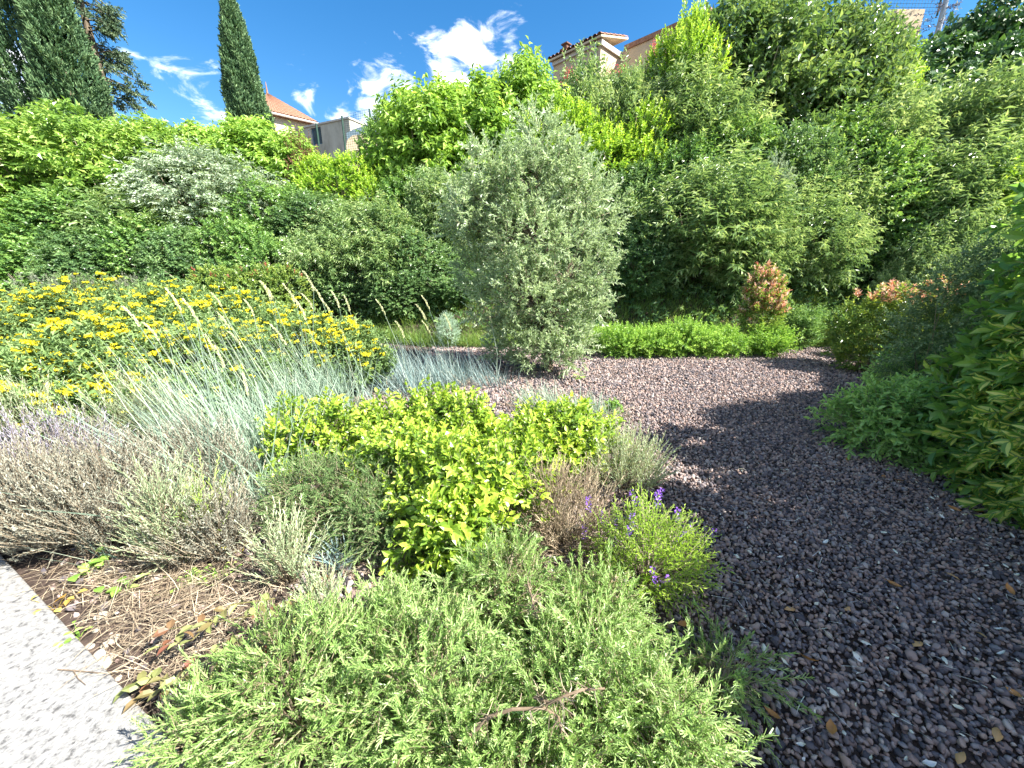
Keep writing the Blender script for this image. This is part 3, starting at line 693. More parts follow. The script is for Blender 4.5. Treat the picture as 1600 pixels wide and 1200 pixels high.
l0 = (A[0], A[1], A[2] - 1)
pp = [(atY(538, 222, 14.2), atY(534, 181, 14.2)), (atY(580, 220, 14.4), atY(577, 170, 14.4)), (atY(495, 225, 14.2), atY(494, 193, 14.2)), (atY(625, 220, 14.6), atY(622, 165, 14.6))]
for q0, q1 in pp: fence_post(q1, q0[2] - .8, q1[2], FN, l0)
gq = Geo()
q = [pp[0], pp[1], pp[3]]
for a, b2 in zip(q[:-1], q[1:]):
    for k in range(12):
        s = k / 11
        z0 = a[0][2] + .1 + (a[1][2] - a[0][2] - .1) * s; z1 = b2[0][2] + .1 + (b2[1][2] - b2[0][2] - .1) * s
        tube(gq, [(a[1][0] - l0[0], a[1][1] - l0[1], z0 - l0[2]), (b2[1][0] - l0[0], b2[1][1] - l0[1], z1 - l0[2])], [.004, .004], 3)
    for k in range(1, 12):
        s = k / 12; p = a[1] * (1 - s) + b2[1] * s; pb = a[0] * (1 - s) + b2[0] * s
        tube(gq, [(p[0] - l0[0], p[1] - l0[1], pb[2] + .1 - l0[2]), (p[0] - l0[0], p[1] - l0[1], p[2] - l0[2])], [.004, .004], 3)
mesh_obj('wire_mesh', gq.mesh('wire mesh', M_dgreen), FN)
# blue arched netting sheet behind the wall
t0 = atY(541, 205, 15.6); V = []
for i in range(13):
    a = i / 12; zz = .55 * math.sin(math.pi * min(1, a * .62 + .03)) ** .6
    for dy in (0, .7): V.append((t0[0] + a * 2.6, t0[1] + dy + a * .3, t0[2] - .2 + zz * (1 - .15 * dy)))
    V.append((t0[0] + a * 2.6, t0[1] + a * .3, t0[2] - .9))
F = []
for i in range(12):
    k = i * 3; F += [(k, k + 1, k + 4, k + 3), (k + 2, k, k + 3, k + 5)]
tp_ = poly('tarpaulin', V, F, solid_mat('blue grey sheet', [(.3, (.10, .15, .19)), (.7, (.17, .23, .28))], 5, .6)); tag(tp_, 'blue grey arched sheet behind the ochre garden wall', 'tarpaulin')
sd = tp_.modifiers.new('thick', 'SOLIDIFY'); sd.thickness = .01

# tan wall block and pole at the upper right
p = atY(1430, 14, 15.5); w = 20 / FPX * 17
tb = join_boxes('garden_wall', [boxv(p[:2] - np.array([w * 1.4, 0]), (1, 0), (0, 1), p[2] - 3, p[2], 0, w * 1.4 + .33, 0, .3)], M_ochre); tag(tb, 'tan wall block peeping above the bank near the lamp pole', 'wall')
pl = thing('lamp_pole', 'slim grey pole wrapped in a climber at the upper right skyline', 'pole', atY(1460, 70, 15.0))
gq = Geo(); tube(gq, [(0, 0, -3), (0, 0, 3), (0, 0, 7)], [.075, .07, .06], 10); mesh_obj('shaft', gq.mesh('shaft', M_zinc), pl)
gq = Geo(); N = 260; a = r3.uniform(0, 6.28, N); zz = r3.uniform(-.6, 5, N); rr = r3.uniform(.05, .55, N) * np.where(r3.random(N) < .5, 1, .4)
sprigs(gq, np.stack([np.cos(a) * rr, np.sin(a) * rr, zz], 1), norm(np.stack([np.cos(a), np.sin(a), .4 + 0 * a], 1)), r3.uniform(.7, 1.2, N), n=8, l=.3, L=.09, W=.04, r=r3)
mesh_obj('climber', gq.mesh('climber', leaf_mat('purple climber', g3((.05, .045, .10), (.10, .10, .16), (.18, .22, .22)), .3, .5)), pl)
FN2 = thing('wire_fence', 'fine wire mesh fence against the sky above the tan wall block', 'fence', (p[0], p[1] + .15, p[2]))
gq = Geo()
for k in range(14): tube(gq, [(-1.6, 0, .02 + k * .1), (.9, 0, .02 + k * .1)], [.005] * 2, 3)
for k in range(26): tube(gq, [(-1.6 + k * .1, 0, 0), (-1.6 + k * .1, 0, 1.35)], [.005] * 2, 3)
mesh_obj('wire_mesh', gq.mesh('wire mesh', M_dgreen), FN2)
for xx in (-1.6, .9):
    gq = Geo(); tube(gq, [(xx, 0, -.1), (xx, 0, 1.5)], [.03, .03], 6); mesh_obj('post', gq.mesh('post', M_dgreen), FN2)

# two green posts of the old fence on the bank
for (a, b2, Yv, lb) in (((1397, 448), (1402, 362), 9.4, 'dark green metal post standing free above the red tipped bush'), ((1384, 352), (1389, 268), 10.2, 'taller dark green post half hidden in the shaded shrub')):
    q0 = atY(*a, Yv); q1 = atY(*b2, Yv); z0 = float(ground_z(q0[0], Yv)) - .2
    gq = Geo(); tube(gq, [(0, 0, 0), (.0, 0, q1[2] - z0)], [.028, .028], 6); tube(gq, [(0, 0, q1[2] - z0), (0, 0, q1[2] - z0 + .03)], [.034, .02], 6)
    o = mesh_obj('fence_post', gq.mesh('fence post', M_dgreen), None, (q0[0], Yv, z0)); tag(o, lb, 'post')

# red valerian by the ochre house
M_red = leaf_mat('red bloom', [(0, (.30, .03, .07)), (.5, (.50, .07, .12)), (1, (.62, .18, .22))], .3, .6)
for (px, py, lb) in ((889, 118, 'red flowering valerian below the left window of the ochre house'), (1030, 78, 'red flowering valerian below the right wing of the ochre house'), (960, 112, 'small red flowering valerian between the two buddleias of the skyline')):
    c0 = atY(px, py, 13.6); zb = float(ground_z(c0[0], 13.6)); h = c0[2] - zb
    t = thing('valerian', lb, 'plant', (c0[0], 13.6, zb))
    n = 34; P = np.stack([r3.normal(0, .16, n), r3.normal(0, .12, n), h - .05 + r3.normal(0, .10, n)], 1)
    gs = Geo(); strips(gs, np.stack([P * np.array([.3, .3, 0]), P * np.array([.6, .6, .5]), P], 1), np.tile([.012, .01, .006], (n, 1)), r3.random(n))
    mesh_obj('stem', gs.mesh('valerian stem', SPEC['hazel'][3]), t)
    gf = Geo(); Q = np.repeat(P, 16, 0) + r3.normal(0, .05, (n * 16, 3)); leaves(gf, Q, r3.normal(0, 1, Q.shape) + [0, 0, .5], r3.normal(0, 1, Q.shape), np.full(len(Q), .045), np.full(len(Q), .03), r3.random(len(Q)), T_DIA)
    mesh_obj('blossom', gf.mesh('valerian bloom', M_red), t)

# ---------------------------------------------------------------- the planted bed
r4 = np.random.default_rng(21)
def bed(px, py, z):
    p = atZ(px, py, z); return np.array([p[0], p[1], float(ground_z(p[0], p[1]))])
def bush(name, label, cat, loc, hw, hd, h, ns, kw, mat, seed, ck=None, n=10, stemmat=None, nstem=40, stemr=.006, rz=None, fstem=None, extra=None, lobes=None, lr=(.26, .46)):
    """a bush of one mesh of leafy shoots and one of woody stems"""
    r = np.random.default_rng(seed)
    t = thing(name, label, cat, loc, 0 if rz is None else rz)
    lobes = lobes or lobes_dome(r, hw, hd, h, n, *lr)
    if name == 'rosemary_bush': ns = int(ns * 1.45)
    P, D = crown(r, ns, lobes, **(ck or {}))
    tint = .6 * r.normal(0, 1, ns) + .7 * np.sin(P[:, 0] * 7 / max(hw, .3) * .4 + seed) * np.sin(P[:, 1] * 6 / max(hd, .3) * .4 + 1)
    gl, gs = Geo(), Geo()
    S = r.uniform(.7, 1.3, ns)
    if name == 'rosemary_bush': tint = tint * 1.3; S = S * r.choice([.6, .85, 1.0, 1.15], ns)
    if name == 'euonymus_bush':
        k_ = r.random(ns) < .74; P, D, S, tint = P[k_], D[k_], S[k_], tint[k_]; ns = len(P)
    sprigs(gl, P, D, S, tint=tint, r=r, stem=(gs, fstem) if fstem else None, **kw)
    if extra: extra(gl, gs, P, D, r)
    q = r.choice(ns, min(nstem, ns), replace=False); m = len(q)
    B = np.stack([P[q] * np.array([.15, .15, 0]), P[q] * np.array([.5, .5, .5]) + r.normal(0, .03 * h, (m, 3)), P[q]], 1)
    strips(gs, B, np.tile(np.array([1., .7, .35]) * stemr, (m, 1)), r.uniform(.1, .9, m))
    mesh_obj('foliage', gl.mesh(name + ' foliage', mat), t)
    mesh_obj('stem', gs.mesh(name + ' stem', stemmat or M_wood), t)
    return t, P, D

# --- olive tree
def olive():
    r = np.random.default_rng(77)
    b = bed(858, 583, 0); Yo = b[1]
    t = thing('olive_tree', 'silvery grey green olive tree standing alone at the edge of the gravel', 'tree', b)
    L = []
    for (px, py, rr) in ((836, 200, 22), (850, 236, 32), (765, 262, 30), (797, 288, 34), (886, 272, 34), (905, 305, 34), (944, 318, 26), (735, 325, 32), (815, 300, 52), (880, 320, 48), (725, 355, 30), (765, 345, 38), (820, 375, 56), (885, 400, 54), (755, 425, 40), (935, 360, 32), (930, 420, 30), (815, 455, 54), (878, 475, 48), (770, 480, 34), (800, 515, 34), (920, 470, 26), (868, 530, 34), (835, 550, 24), (905, 535, 26), (780, 550, 22), (885, 562, 20), (820, 562, 18)):
        p = atY(px, py, Yo + r.uniform(-.35, .35)) - b
        q = rr * .84 / FPX * (Yo * 1.02)
        L.append((tuple(p), (q, q * 1.1, q)))
    ns = 3500
    P, D = crown(r, ns, L, shell=.4, up=.9, zmin=.1, keep_in=.22, jit=.5)
    gl, gs = Geo(), Geo()
    tint = .7 * r.normal(0, 1, ns) + .5 * np.sin(P[:, 0] * 3.3) * np.sin(P[:, 2] * 3.1)
    sprigs(gl, P, D, r.uniform(.7, 1.3, ns), n=16, l=.23, L=.070, W=.0185, ang=48, droop=.05, arr='opp', arch=.15, young=.3, tint=tint, jit=.5, r=r, stem=(gs, .0022))
    k = r.choice(ns, 170, replace=False)
    sprigs(gl, P[k], norm(D[k] + np.array([0, 0, .5])), np.ones(170), n=26, l=.46, L=.06, W=.015, ang=45, droop=.05, arr='opp', arch=.25, young=.3, jit=.4, r=r, stem=(gs, .0025))
    trunk = Geo()
    tube(trunk, [(0, 0, -.1), (-.01, 0, .05), (-.03, 0, .3), (-.06, .02, .6)], [.11, .075, .062, .058], 10, wob=.06)
    for (x, y, z, r0) in ((-.35, .1, 1.6, .04), (.25, -.1, 1.7, .04), (-.1, .1, 2.6, .045), (.05, -.2, 1.3, .03), (-.6, -.1, 1.3, .03)):
        tube(trunk, [(-.06, .02, .5), (x * .5 - .03, y * .5, .5 + (z - .5) * .5), (x, y, z)], [r0, r0 * .75, r0 * .4], 7)
    q = r.choice(ns, 240, replace=False)
    anch = np.array([(-.2, .05, 1.0), (.15, -.05, 1.2), (-.1, .1, 1.9), (0, 0, .8), (-.1, .1, 2.5)])
    A = anch[np.argmin(np.linalg.norm(P[q][:, None] * [1, 1, 1] - [0, 0, .5] - anch[None], axis=2), 1)]
    B = np.stack([A, (A + P[q]) / 2 + r.normal(0, .05, (240, 3)), P[q]], 1)
    strips(gs, B, np.tile([.012, .008, .003], (240, 1)), r.random(240))
    mesh_obj('trunk', trunk.mesh('olive trunk', M_bark), t); mesh_obj('branch', gs.mesh('olive branch', M_wood), t)
    mesh_obj('crown', gl.mesh('olive crown', leaf_mat('olive leaf', g3((.21, .275, .150), (.36, .44, .26), (.62, .66, .52)), .40, .40, .7, (1.1, 1.1, .8), (1.15, 1.2, 1.15))), t)
olive()

# --- Jerusalem sage
M_phl = leaf_mat('sage leaf', g3((.080, .115, .050), (.150, .195, .085), (.27, .30, .15)), .3, .65, .25, (1.2, 1.15, .8), (1.25, 1.5, 1.2))
M_yel = leaf_mat('sage flower', [(0, (.58, .48, .014)), (.5, (.66, .57, .025)), (1, (.70, .63, .06))], .25, .6, .2, (1.1, 1, .6))
def flower_mesh(k):
    r = np.random.default_rng(300 + k); g = Geo()
    n = 20; a = r.uniform(0, 6.28, n); el = r.uniform(.0, .5, n)
    D = np.stack([np.cos(a), np.sin(a), el], 1)
    P = D * .008
    leaves(g, P, D, np.tile([0, 0, 1.], (n, 1)) + r.normal(0, .2, (n, 3)), r.uniform(.03, .044, n), r.uniform(.014, .02, n), r.random(n), T_DIA)
    leaves(g, P + D * .024 + [0, 0, .01], D + [0, 0, -.9], D, r.uniform(.016, .024, n), r.uniform(.013, .018, n), r.random(n), T_DIA)
    n = 14; a = r.uniform(0, 6.28, n); D = np.stack([np.cos(a), np.sin(a), .9 + 0 * a], 1)
    leaves(g, D * .004, D, r.normal(0, .4, (n, 3)) + [0, 0, 1], np.full(n, .026), np.full(n, .012), r.random(n), T_DIA)
    return g.mesh('flower head', M_yel)
FLM = [flower_mesh(k) for k in range(3)]
SAGE = [ # px, py of crown centre, hw, height, heads, label
 (28, 612, .62, .74, 52, 'yellow flowering sage at the left border just above the grey lavender'),
 (150, 590, .62, .85, 56, 'yellow flowering sage just behind the green lavender mounds'),
 (255, 570, .55, .85, 48, 'yellow flowering sage left of the pale grass clump'),
 (95, 645, .48, .60, 44, 'low yellow flowering sage at the front edge above the green lavender mound'),
 (200, 622, .48, .64, 44, 'yellow flowering sage at the front edge beside the pale grass clump'),
 (40, 528, .75, .90, 60, 'yellow flowering sage at the left border below the grey clipped mound'),
 (165, 515, .75, .97, 64, 'tallest yellow flowering sage in the middle of the sage bed'),
 (275, 522, .70, .92, 62, 'yellow flowering sage just in front of the trimmed hedge'),
 (375, 535, .62, .86, 50, 'yellow flowering sage behind the middle of the pale grass clump'),
 (465, 545, .60, .82, 50, 'yellow flowering sage right of the trimmed hedge end'),
 (540, 553, .46, .70, 46, 'yellow flowering sage at the right tip of the sage bed'),
 (330, 585, .50, .80, 34, 'yellow flowering sage seen through the pale grass stalks'),
]
for i, (px, py, hw, h, nf, lb) in enumerate(SAGE):
    loc = bed(px, py, h * .75)
    t, P, D = bush('jerusalem_sage', lb, 'shrub', loc, hw * 1.15, hw * 1.1, h, 900, dict(n=12, l=.22, L=.07, W=.024, ang=58, droop=.2, arr='opp', arch=.05, young=.3), M_phl, 400 + i, dict(up=1.4, shell=.45), 12)
    t['group'] = 'yellow flowering sage shrubs'
    r = np.random.default_rng(900 + i)
    vis = np.where((P[:, 2] > h * .22) & (D[:, 1] * -.5 + D[:, 2] * .8 > .2))[0]
    vis = vis[np.argsort(-(P[vis, 2] * .35 + r.uniform(0, h * .8, len(vis)) - .25 * P[vis, 1]))][:min(98, int(nf * 1.9))]
    rest = np.setdiff1d(np.where((P[:, 2] > h * .3) & (D[:, 1] * -.5 + D[:, 2] * .8 > .1))[0], vis)
    rest = r.choice(rest, min(len(rest), 130), replace=False)
    gf = Geo()
    C0_ = P[rest] + D[rest] * .06 + np.stack([0 * rest, 0 * rest, r.uniform(.06, .18, len(rest))], 1)
    m = 16; Cc = np.repeat(C0_, m, 0); a = r.uniform(0, 6.28, len(Cc)); Dd = np.stack([np.cos(a), np.sin(a), r.uniform(.0, .9, len(a))], 1)
    z_ = np.repeat(r.uniform(.5, 1.0, len(rest)), m)
    leaves(gf, Cc + Dd * .006, Dd, r.normal(0, .4, Dd.shape) + [0, 0, 1], .034 * z_, .017 * z_, np.repeat(r.uniform(.2, 1, len(rest)), m), T_DIA)
    o_ = mesh_obj('small_blossom', gf.mesh('small blossom', M_yel), t); o_['kind'] = 'stuff'
    gs = Geo(); tops = []
    for j in vis:
        e = P[j] + np.array([D[j, 0] * .08, D[j, 1] * .08, r.uniform(.10, .24)])
        tops.append((P[j], e))
    C = np.array([[a - (0, 0, .08), (a + e) / 2, e] for a, e in tops])
    strips(gs, C, np.tile([.005, .004, .0035], (len(C), 1)), r.uniform(.3, .8, len(C)))
    mesh_obj('stalk', gs.mesh('flower stem', M_phl), t)
    for k, (a, e) in enumerate(tops):
        f = mesh_obj('flower_head', FLM[k % 3], t, e); s = r.uniform(.55, 1.15) * 1.05
        f.scale = (s, s, s * 1.35); f.rotation_euler = (r.normal(0, .25), r.normal(0, .25), r.uniform(0, 6.28))

# --- clipped shrubs behind the sage
def hedge_lobes(w, d, h): return [((x, y, h * .5), (w * .32, d * .6, h * .5)) for x in np.linspace(-w * .7, w * .7, 5) for y in (0,)]
M_photg = leaf_mat('photinia leaf', g3((.060, .110, .022), (.115, .180, .035), (.24, .28, .06)), .32, .3, .6)
M_photr = leaf_mat('photinia young leaf', [(0, (.38, .15, .10)), (.35, (.55, .31, .22)), (.7, (.70, .52, .42)), (1, (.58, .50, .26))], .3, .2, .9, (1.15, .9, .7))
lc = bed(345, 478, .9); lc[1] += .9
t, P, D = bush('trimmed_hedge', 'flat topped clipped hedge with red tips behind the yellow sage', 'hedge', (lc[0], lc[1], ground_z(lc[0], lc[1])), .9, .5, 1.25, 1500, dict(n=9, l=.12, L=.055, W=.024, ang=55, droop=.05, arch=.05), M_photg, 501, dict(up=.4, shell=.3), lobes=hedge_lobes(1.15, .55, 1.32))
g1 = Geo(); k = np.where(P[:, 2] > 1.05)[0][::14]
sprigs(g1, P[k] + [0, 0, .04], D[k] + [0, 0, 1], np.ones(len(k)), n=8, l=.1, L=.055, W=.024, ang=45, r=r4)
mesh_obj('young_foliage', g1.mesh('hedge red tips', leaf_mat('red tip', [(0, (.30, .04, .05)), (1, (.55, .16, .14))], .3, .4)), t)
lc = bed(105, 490, 1.0)
bush('clipped_mound', 'low grey green clipped mound behind the left end of the sage', 'shrub', (lc[0] - .2, lc[1] + .5, lc[2]), .9, .5, 1.12, 1500, dict(n=16, l=.10, L=.03, W=.006, ang=50, droop=0, arch=0), leaf_mat('grey rosemary leaf', g3((.09, .11, .07), (.17, .19, .13), (.30, .30, .24)), .2, .6), 502, dict(up=.6, shell=.3), lobes=hedge_lobes(1.0, .5, 1.16))

# --- blue lyme grass with seed heads
M_lyme = leaf_mat('lyme blade', [(0, (.14, .215, .15)), (.5, (.27, .37, .28)), (.8, (.42, .49, .38)), (1, (.58, .52, .36))], .3, .5, .4, (1, 1.02, .9), (1.1, 1.1, 1.1))
M_blue_g = leaf_mat('blue lyme blade', [(0, (.11, .17, .17)), (.5, (.21, .305, .30)), (1, (.44, .48, .42))], .28, .5, .4, (1, 1.02, .95), (1.1, 1.1, 1.1))
M_seed = leaf_mat('seed head', [(0, (.38, .39, .21)), (1, (.60, .60, .38))], .2, .7, .2, (1, 1, .8))
def seed_mesh(k):
    r = np.random.default_rng(k); g = Geo(); n = 90
    t = r.random(n); a = r.uniform(0, 6.28, n)
    D = np.stack([np.cos(a) * .35, np.sin(a) * .35, np.ones(n)], 1)
    x0 = -.30 * t ** 2
    P = np.stack([x0 * .16 + np.cos(a) * .004, np.sin(a) * .004, t * .17], 1)
    leaves(g, P, D + np.stack([x0, 0 * t, 0 * t], 1), r.normal(0, 1, (n, 3)), r.uniform(.016, .026, n) * (1 - .5 * t), r.uniform(.0045, .007, n), r.random(n), T_DIA)
    return g.mesh('seed head', M_seed)
SDM = [seed_mesh(k) for k in range(3)]
def lyme(label, px, py, n, Lr, heads, mat=None, sprd=.18, lean=-.25, seed=0, droop=.12, dead=.25):
    """heads: list of (px, py) where the tips of the tall stalks stand"""
    r = np.random.default_rng(600 + seed)
    b = bed(px, py, .1)
    t = thing('lyme_grass', label, 'grass', b, 0, 'blue lyme grass clumps')
    g = Geo()
    P = np.stack([r.normal(0, sprd, n), r.normal(0, sprd, n), np.full(n, -.02)], 1)
    D = np.stack([lean + r.normal(0, .28, n) + P[:, 0] * .8, r.normal(-.03, .28, n) + P[:, 1] * .8, np.ones(n)], 1)
    L = r.uniform(*Lr, n)
    bd = np.stack([r.normal(lean * .5, .5, n), r.normal(-.05, .4, n), -r.uniform(.1, .8, n)], 1) * (L * droop * 2)[:, None]
    blades(g, P, D, L, r.uniform(.0045, .0095, n), bd, np.clip(r.normal(.5, .22, n), 0, .9), r=r)
    if heads:
        m = n // 4
        P = np.stack([r.normal(0, sprd * .8, m), r.normal(0, sprd * .8, m), np.full(m, -.02)], 1)
        D = np.stack([lean * 1.1 + r.normal(0, .12, m), r.normal(0, .12, m), np.ones(m)], 1); L = r.uniform(Lr[1] * .95, Lr[1] * 1.4, m)
        blades(g, P, D, L, r.uniform(.0035, .006, m), np.stack([r.normal(-.08, .1, m), r.normal(0, .08, m), -r.uniform(.0, .12, m)], 1) * L[:, None], np.clip(r.normal(.6, .2, m), 0, .9), r=r)
    mesh_obj('foliage', g.mesh('lyme blades', mat or M_lyme), t)
    nd = int(n * dead)
    if nd:
        g = Geo(); P = np.stack([r.normal(0, sprd * 1.1, nd), r.normal(0, sprd * 1.1, nd), np.full(nd, .0)], 1)
        D = np.stack([r.normal(0, .8, nd), r.normal(-.1, .8, nd), np.full(nd, .6)], 1)
        blades(g, P, D, r.uniform(.2, .5, nd), r.uniform(.004, .007, nd), np.stack([r.normal(0, .1, nd), r.normal(0, .1, nd), -r.uniform(.05, .3, nd)], 1), r.random(nd), r=r)
        mesh_obj('dead_blades', g.mesh('dead blades', M_dry), t)
    if heads:
        gs = Geo(); C = []
        for k, (hx, hy) in enumerate(heads):
            e = atY(hx, hy, b[1] + r.uniform(-.15, .25)) - b
            d = norm(e * np.array([.5, .5, 1])); root = np.array([r.normal(0, sprd * .6), r.normal(0, sprd * .5), 0])
            tip = e - d * .14
            C.append([root, root * .5 + tip * .5 + np.array([.05, 0, .02]), tip])
            o = mesh_obj('seed_head', SDM[k % 3], t, tip)
            o.rotation_euler = Vector(norm(d + np.array([-.12, 0, 0]))).to_track_quat('Z', 'X').to_euler()
            s = r.uniform(1.05, 1.4); s *= .72 if b[1] < 3.6 else 1; o.scale = (s * 1.0, s * 1.0, s * 1.05)
        strips(gs, np.array(C), np.tile([.0038, .0034, .0028], (len(C), 1)), r.uniform(.5, .85, len(C)))
        mesh_obj('stalk', gs.mesh('grass stalk', M_lyme), t)
lyme('pale blue grass clump standing between the grey lavender and the yellow green bush', 375, 745, 700, (.45, 1.0), [(272, 452), (235, 500), (328, 520), (300, 470), (205, 480), (345, 545), (385, 590)], seed=1, sprd=.2)
lyme('tall pale blue grass clump leaning left in front of the sage', 440, 665, 600, (.45, .95), [(350, 490), (392, 470), (420, 445), (290, 520), (370, 520), (338, 455)], seed=2, sprd=.22)
lyme('pale grass clump directly left of the yellow green bush', 500, 640, 520, (.4, .85), [(460, 458), (488, 433), (420, 445), (440, 520), (475, 480)], seed=3, sprd=.24)
lyme('blue grass clump whose seed heads stand against the dark bank', 555, 600, 480, (.35, .75), [(500, 455), (528, 465), (545, 470), (515, 478), (484, 466), (560, 505)], M_blue_g, seed=4, sprd=.26)
lyme('blue grass clump behind the yellow green bush with three curved stalks', 640, 600, 420, (.3, .65), [(598, 475), (630, 512), (602, 540)], M_blue_g, seed=5, sprd=.26)
lyme('blue grass clump left of the olive tree with long nodding seed heads', 705, 590, 360, (.25, .55), [(668, 468), (704, 500), (662, 485), (668, 505)], M_blue_g, seed=6, sprd=.2)
lyme('short blue grass clump left of the olive shade', 600, 570, 420, (.2, .45), [], M_blue_g, seed=7, sprd=.3, dead=.1)
lyme('thin blue grass clump in front of the olive shade', 765, 590, 140, (.2, .45), [(768, 490)], M_blue_g, seed=8, sprd=.15)
lyme('low drying grass tuft in front of the olive trunk', 848, 625, 300, (.18, .38), [], seed=9, sprd=.15, dead=.8)
lyme('low drying grass tuft at the gravel edge right of the olive trunk', 925, 640, 320, (.18, .40), [], seed=10, sprd=.15, dead=.9)
lyme('small spiky blue grass tuft beside the dark creeping rosemary', 528, 868, 90, (.18, .34), [], M_blue_g, sprd=.03, lean=0, seed=11, droop=.25, dead=.5)
lyme('pale grass wisps poking through the grey lavender', 205, 835, 46, (.2, .38), [], seed=12, sprd=.08, dead=.2)
lyme('flattened pale grass clump with straw between lavender and creeping rosemary', 400, 770, 260, (.25, .55), [], seed=13, sprd=.14, dead=1.2)

# --- yellow green bush
M_euo = leaf_mat('yellow green leaf', [(0.0, (.038, .080, .012)), (.3, (.085, .155, .018)), (.62, (.175, .265, .028)), (1, (.30, .38, .055))], .4, .33, .5, (1.15, 1.1, .6))
EK = dict(n=11, l=.17, L=.048, W=.027, ang=66, droop=.05, arr='opp', arch=.05, young=.6, tmpl=T_LEAF, taper=.15)
for i, (px, py, z, hw, hd, h, ns, lb) in enumerate((
  (735, 775, .28, .42, .34, .56, 1000, 'bright yellow green bush in the middle with the densest dome of leaves'),
  (860, 690, .22, .55, .42, .40, 1150, 'bright yellow green bush spreading to the gravel edge'),
  (670, 680, .28, .55, .42, .52, 1150, 'bright yellow green bush among the blue grass stalks'),
  (500, 680, .30, .42, .40, .50, 520, 'sparse yellow green bush growing through the pale grass'),
  (640, 740, .26, .34, .30, .50, 420, 'yellow green bush shoots over the dark creeping rosemary'),
  (705, 840, .2, .22, .16, .40, 360, 'low yellow green branch cluster hanging over the dark soil'))):
    bush('euonymus_bush', lb, 'bush', bed(px, py, z), hw, hd, h, ns, EK, M_euo, 700 + i, dict(up=.9, shell=.6, jit=.55), 24, fstem=.0018, lr=(.14, .32))
# --- dark creeping rosemary and foreground rosemary
M_ros = leaf_mat('rosemary needle', [(.03, (.26, .20, .12)), (.14, (.13, .21, .05)), (.5, (.265, .415, .115)), (.95, (.48, .57, .28))], .33, .42, .6, (1.15, 1.15, .75), (1.15, 1.15, 1.15))
M_rosd = leaf_mat('dark rosemary needle', g3((.035, .075, .022), (.075, .135, .040), (.15, .22, .08)), .28, .5, .4)
RK = dict(n=40, l=.15, L=.0195, W=.0036, ang=50, droop=0, arr='alt', arch=.15, young=.3, tmpl=T_NEED, jit=.3, t0=.05, taper=.2, spread=.2)
def rosemary(label, px, py, z, hw, hd, h, ns, mat, seed, kw=RK, up=.45):
    return bush('rosemary_bush', label, 'bush', bed(px, py, z), hw, hd, h, ns, kw, mat, seed, dict(up=up, shell=.6, jit=.6), 16, stemmat=M_dry, nstem=140, stemr=.005, fstem=.0016)
DK = dict(RK); DK.update(n=36, l=.13, L=.016, W=.0032)
rosemary('dark green creeping rosemary left below the yellow green bush', 520, 775, .26, .40, .30, .44, 900, M_rosd, 801, DK)
rosemary('dark green creeping rosemary behind the small spiky grass tuft', 610, 800, .20, .34, .28, .40, 750, M_rosd, 802, DK)
rosemary('dark rosemary sprig under the overhanging yellow green branches', 770, 850, .12, .20, .16, .26, 300, M_rosd, 803, DK)
rosemary('light green rosemary at the left of the foreground', 470, 1090, .17, .34, .26, .32, 520, M_ros, 804)
rosemary('light green rosemary in the centre foreground', 680, 1060, .19, .34, .28, .35, 620, M_ros, 805)
rosemary('light green rosemary at the right of the foreground beside the gravel', 930, 1080, .19, .30, .26, .36, 620, M_ros, 806)
rosemary('rosemary at the bottom edge with bare woody stems showing', 760, 1180, .12, .36, .16, .25, 520, M_ros, 807)
rosemary('taller rosemary between the yellow green bush and the foreground', 780, 935, .20, .26, .22, .36, 460, M_ros, 808)
rosemary('rosemary shoots just below the purple flowered plant', 940, 985, .14, .22, .2, .30, 330, M_ros, 809)
rosemary('lone rosemary shoots reaching onto the shaded gravel', 1125, 1060, .08, .15, .13, .2, 70, M_ros, 810)
rosemary('rosemary left behind the foreground mass beside the small grass tuft', 585, 985, .13, .24, .16, .24, 320, M_ros, 811)
rosemary('rosemary at the bottom right corner of the foreground mass', 1050, 1170, .12, .18, .14, .26, 300, M_ros, 812)
rosemary('rosemary reaching over the soil toward the pavement', 340, 1130, .10, .18, .16, .2, 220, M_ros, 813)
# --- lavenders
M_lav = leaf_mat('green lavender', g3((.12, .17, .085), (.21, .28, .15), (.36, .42, .25)), .25, .6, .3)
M_lavg = leaf_mat('grey lavender', [(0, (.12, .11, .085)), (.4, (.215, .21, .165)), (.7, (.29, .30, .235)), (1, (.38, .38, .32))], .15, .75, .2, (1, 1, .9))
M_lavp = leaf_mat('mauve lavender', [(0, (.17, .16, .20)), (.5, (.29, .27, .33)), (1, (.42, .40, .42))], .2, .7, .2, (1, 1, 1))
LK = dict(n=26, l=.24, L=.026, W=.0042, ang=28, droop=0, arr='alt', arch=.0, young=.3, tmpl=T_NEED, jit=.35, spread=.2)
GK = dict(LK); GK.update(n=22, l=.21, L=.020, W=.0052, ang=42)
def lavender(label, px, py, z, hw, hd, h, ns, mat, seed, kw=LK, cat='lavender', name='lavender', smat=None):
    return bush(name, label, cat, bed(px, py, z), hw, hd, h, ns, kw, mat, seed, dict(up=2.0, shell=.5, jit=.4), 10, stemmat=smat or M_dry, nstem=90, stemr=.003, fstem=.0018)
lavender('grey dried lavender at the left border beside the pavement', 35, 790, .28, .46, .32, .50, 900, M_lavg, 821, GK)
lavender('large grey dried lavender with brown stems left of the bright lavender tuft', 160, 790, .26, .42, .32, .48, 900, M_lavg, 822, GK)
lavender('grey dried lavender behind the bright lavender tuft', 290, 745, .26, .36, .32, .46, 800, M_lavg, 823, GK)
lavender('straw coloured dried lavender at the foot of the pale grass clump', 330, 835, .14, .26, .18, .26, 420, M_lavg, 824, GK)
lavender('green lavender mound with mauve tips at the left border under the sage', 60, 672, .42, .50, .36, .62, 900, M_lav, 825)
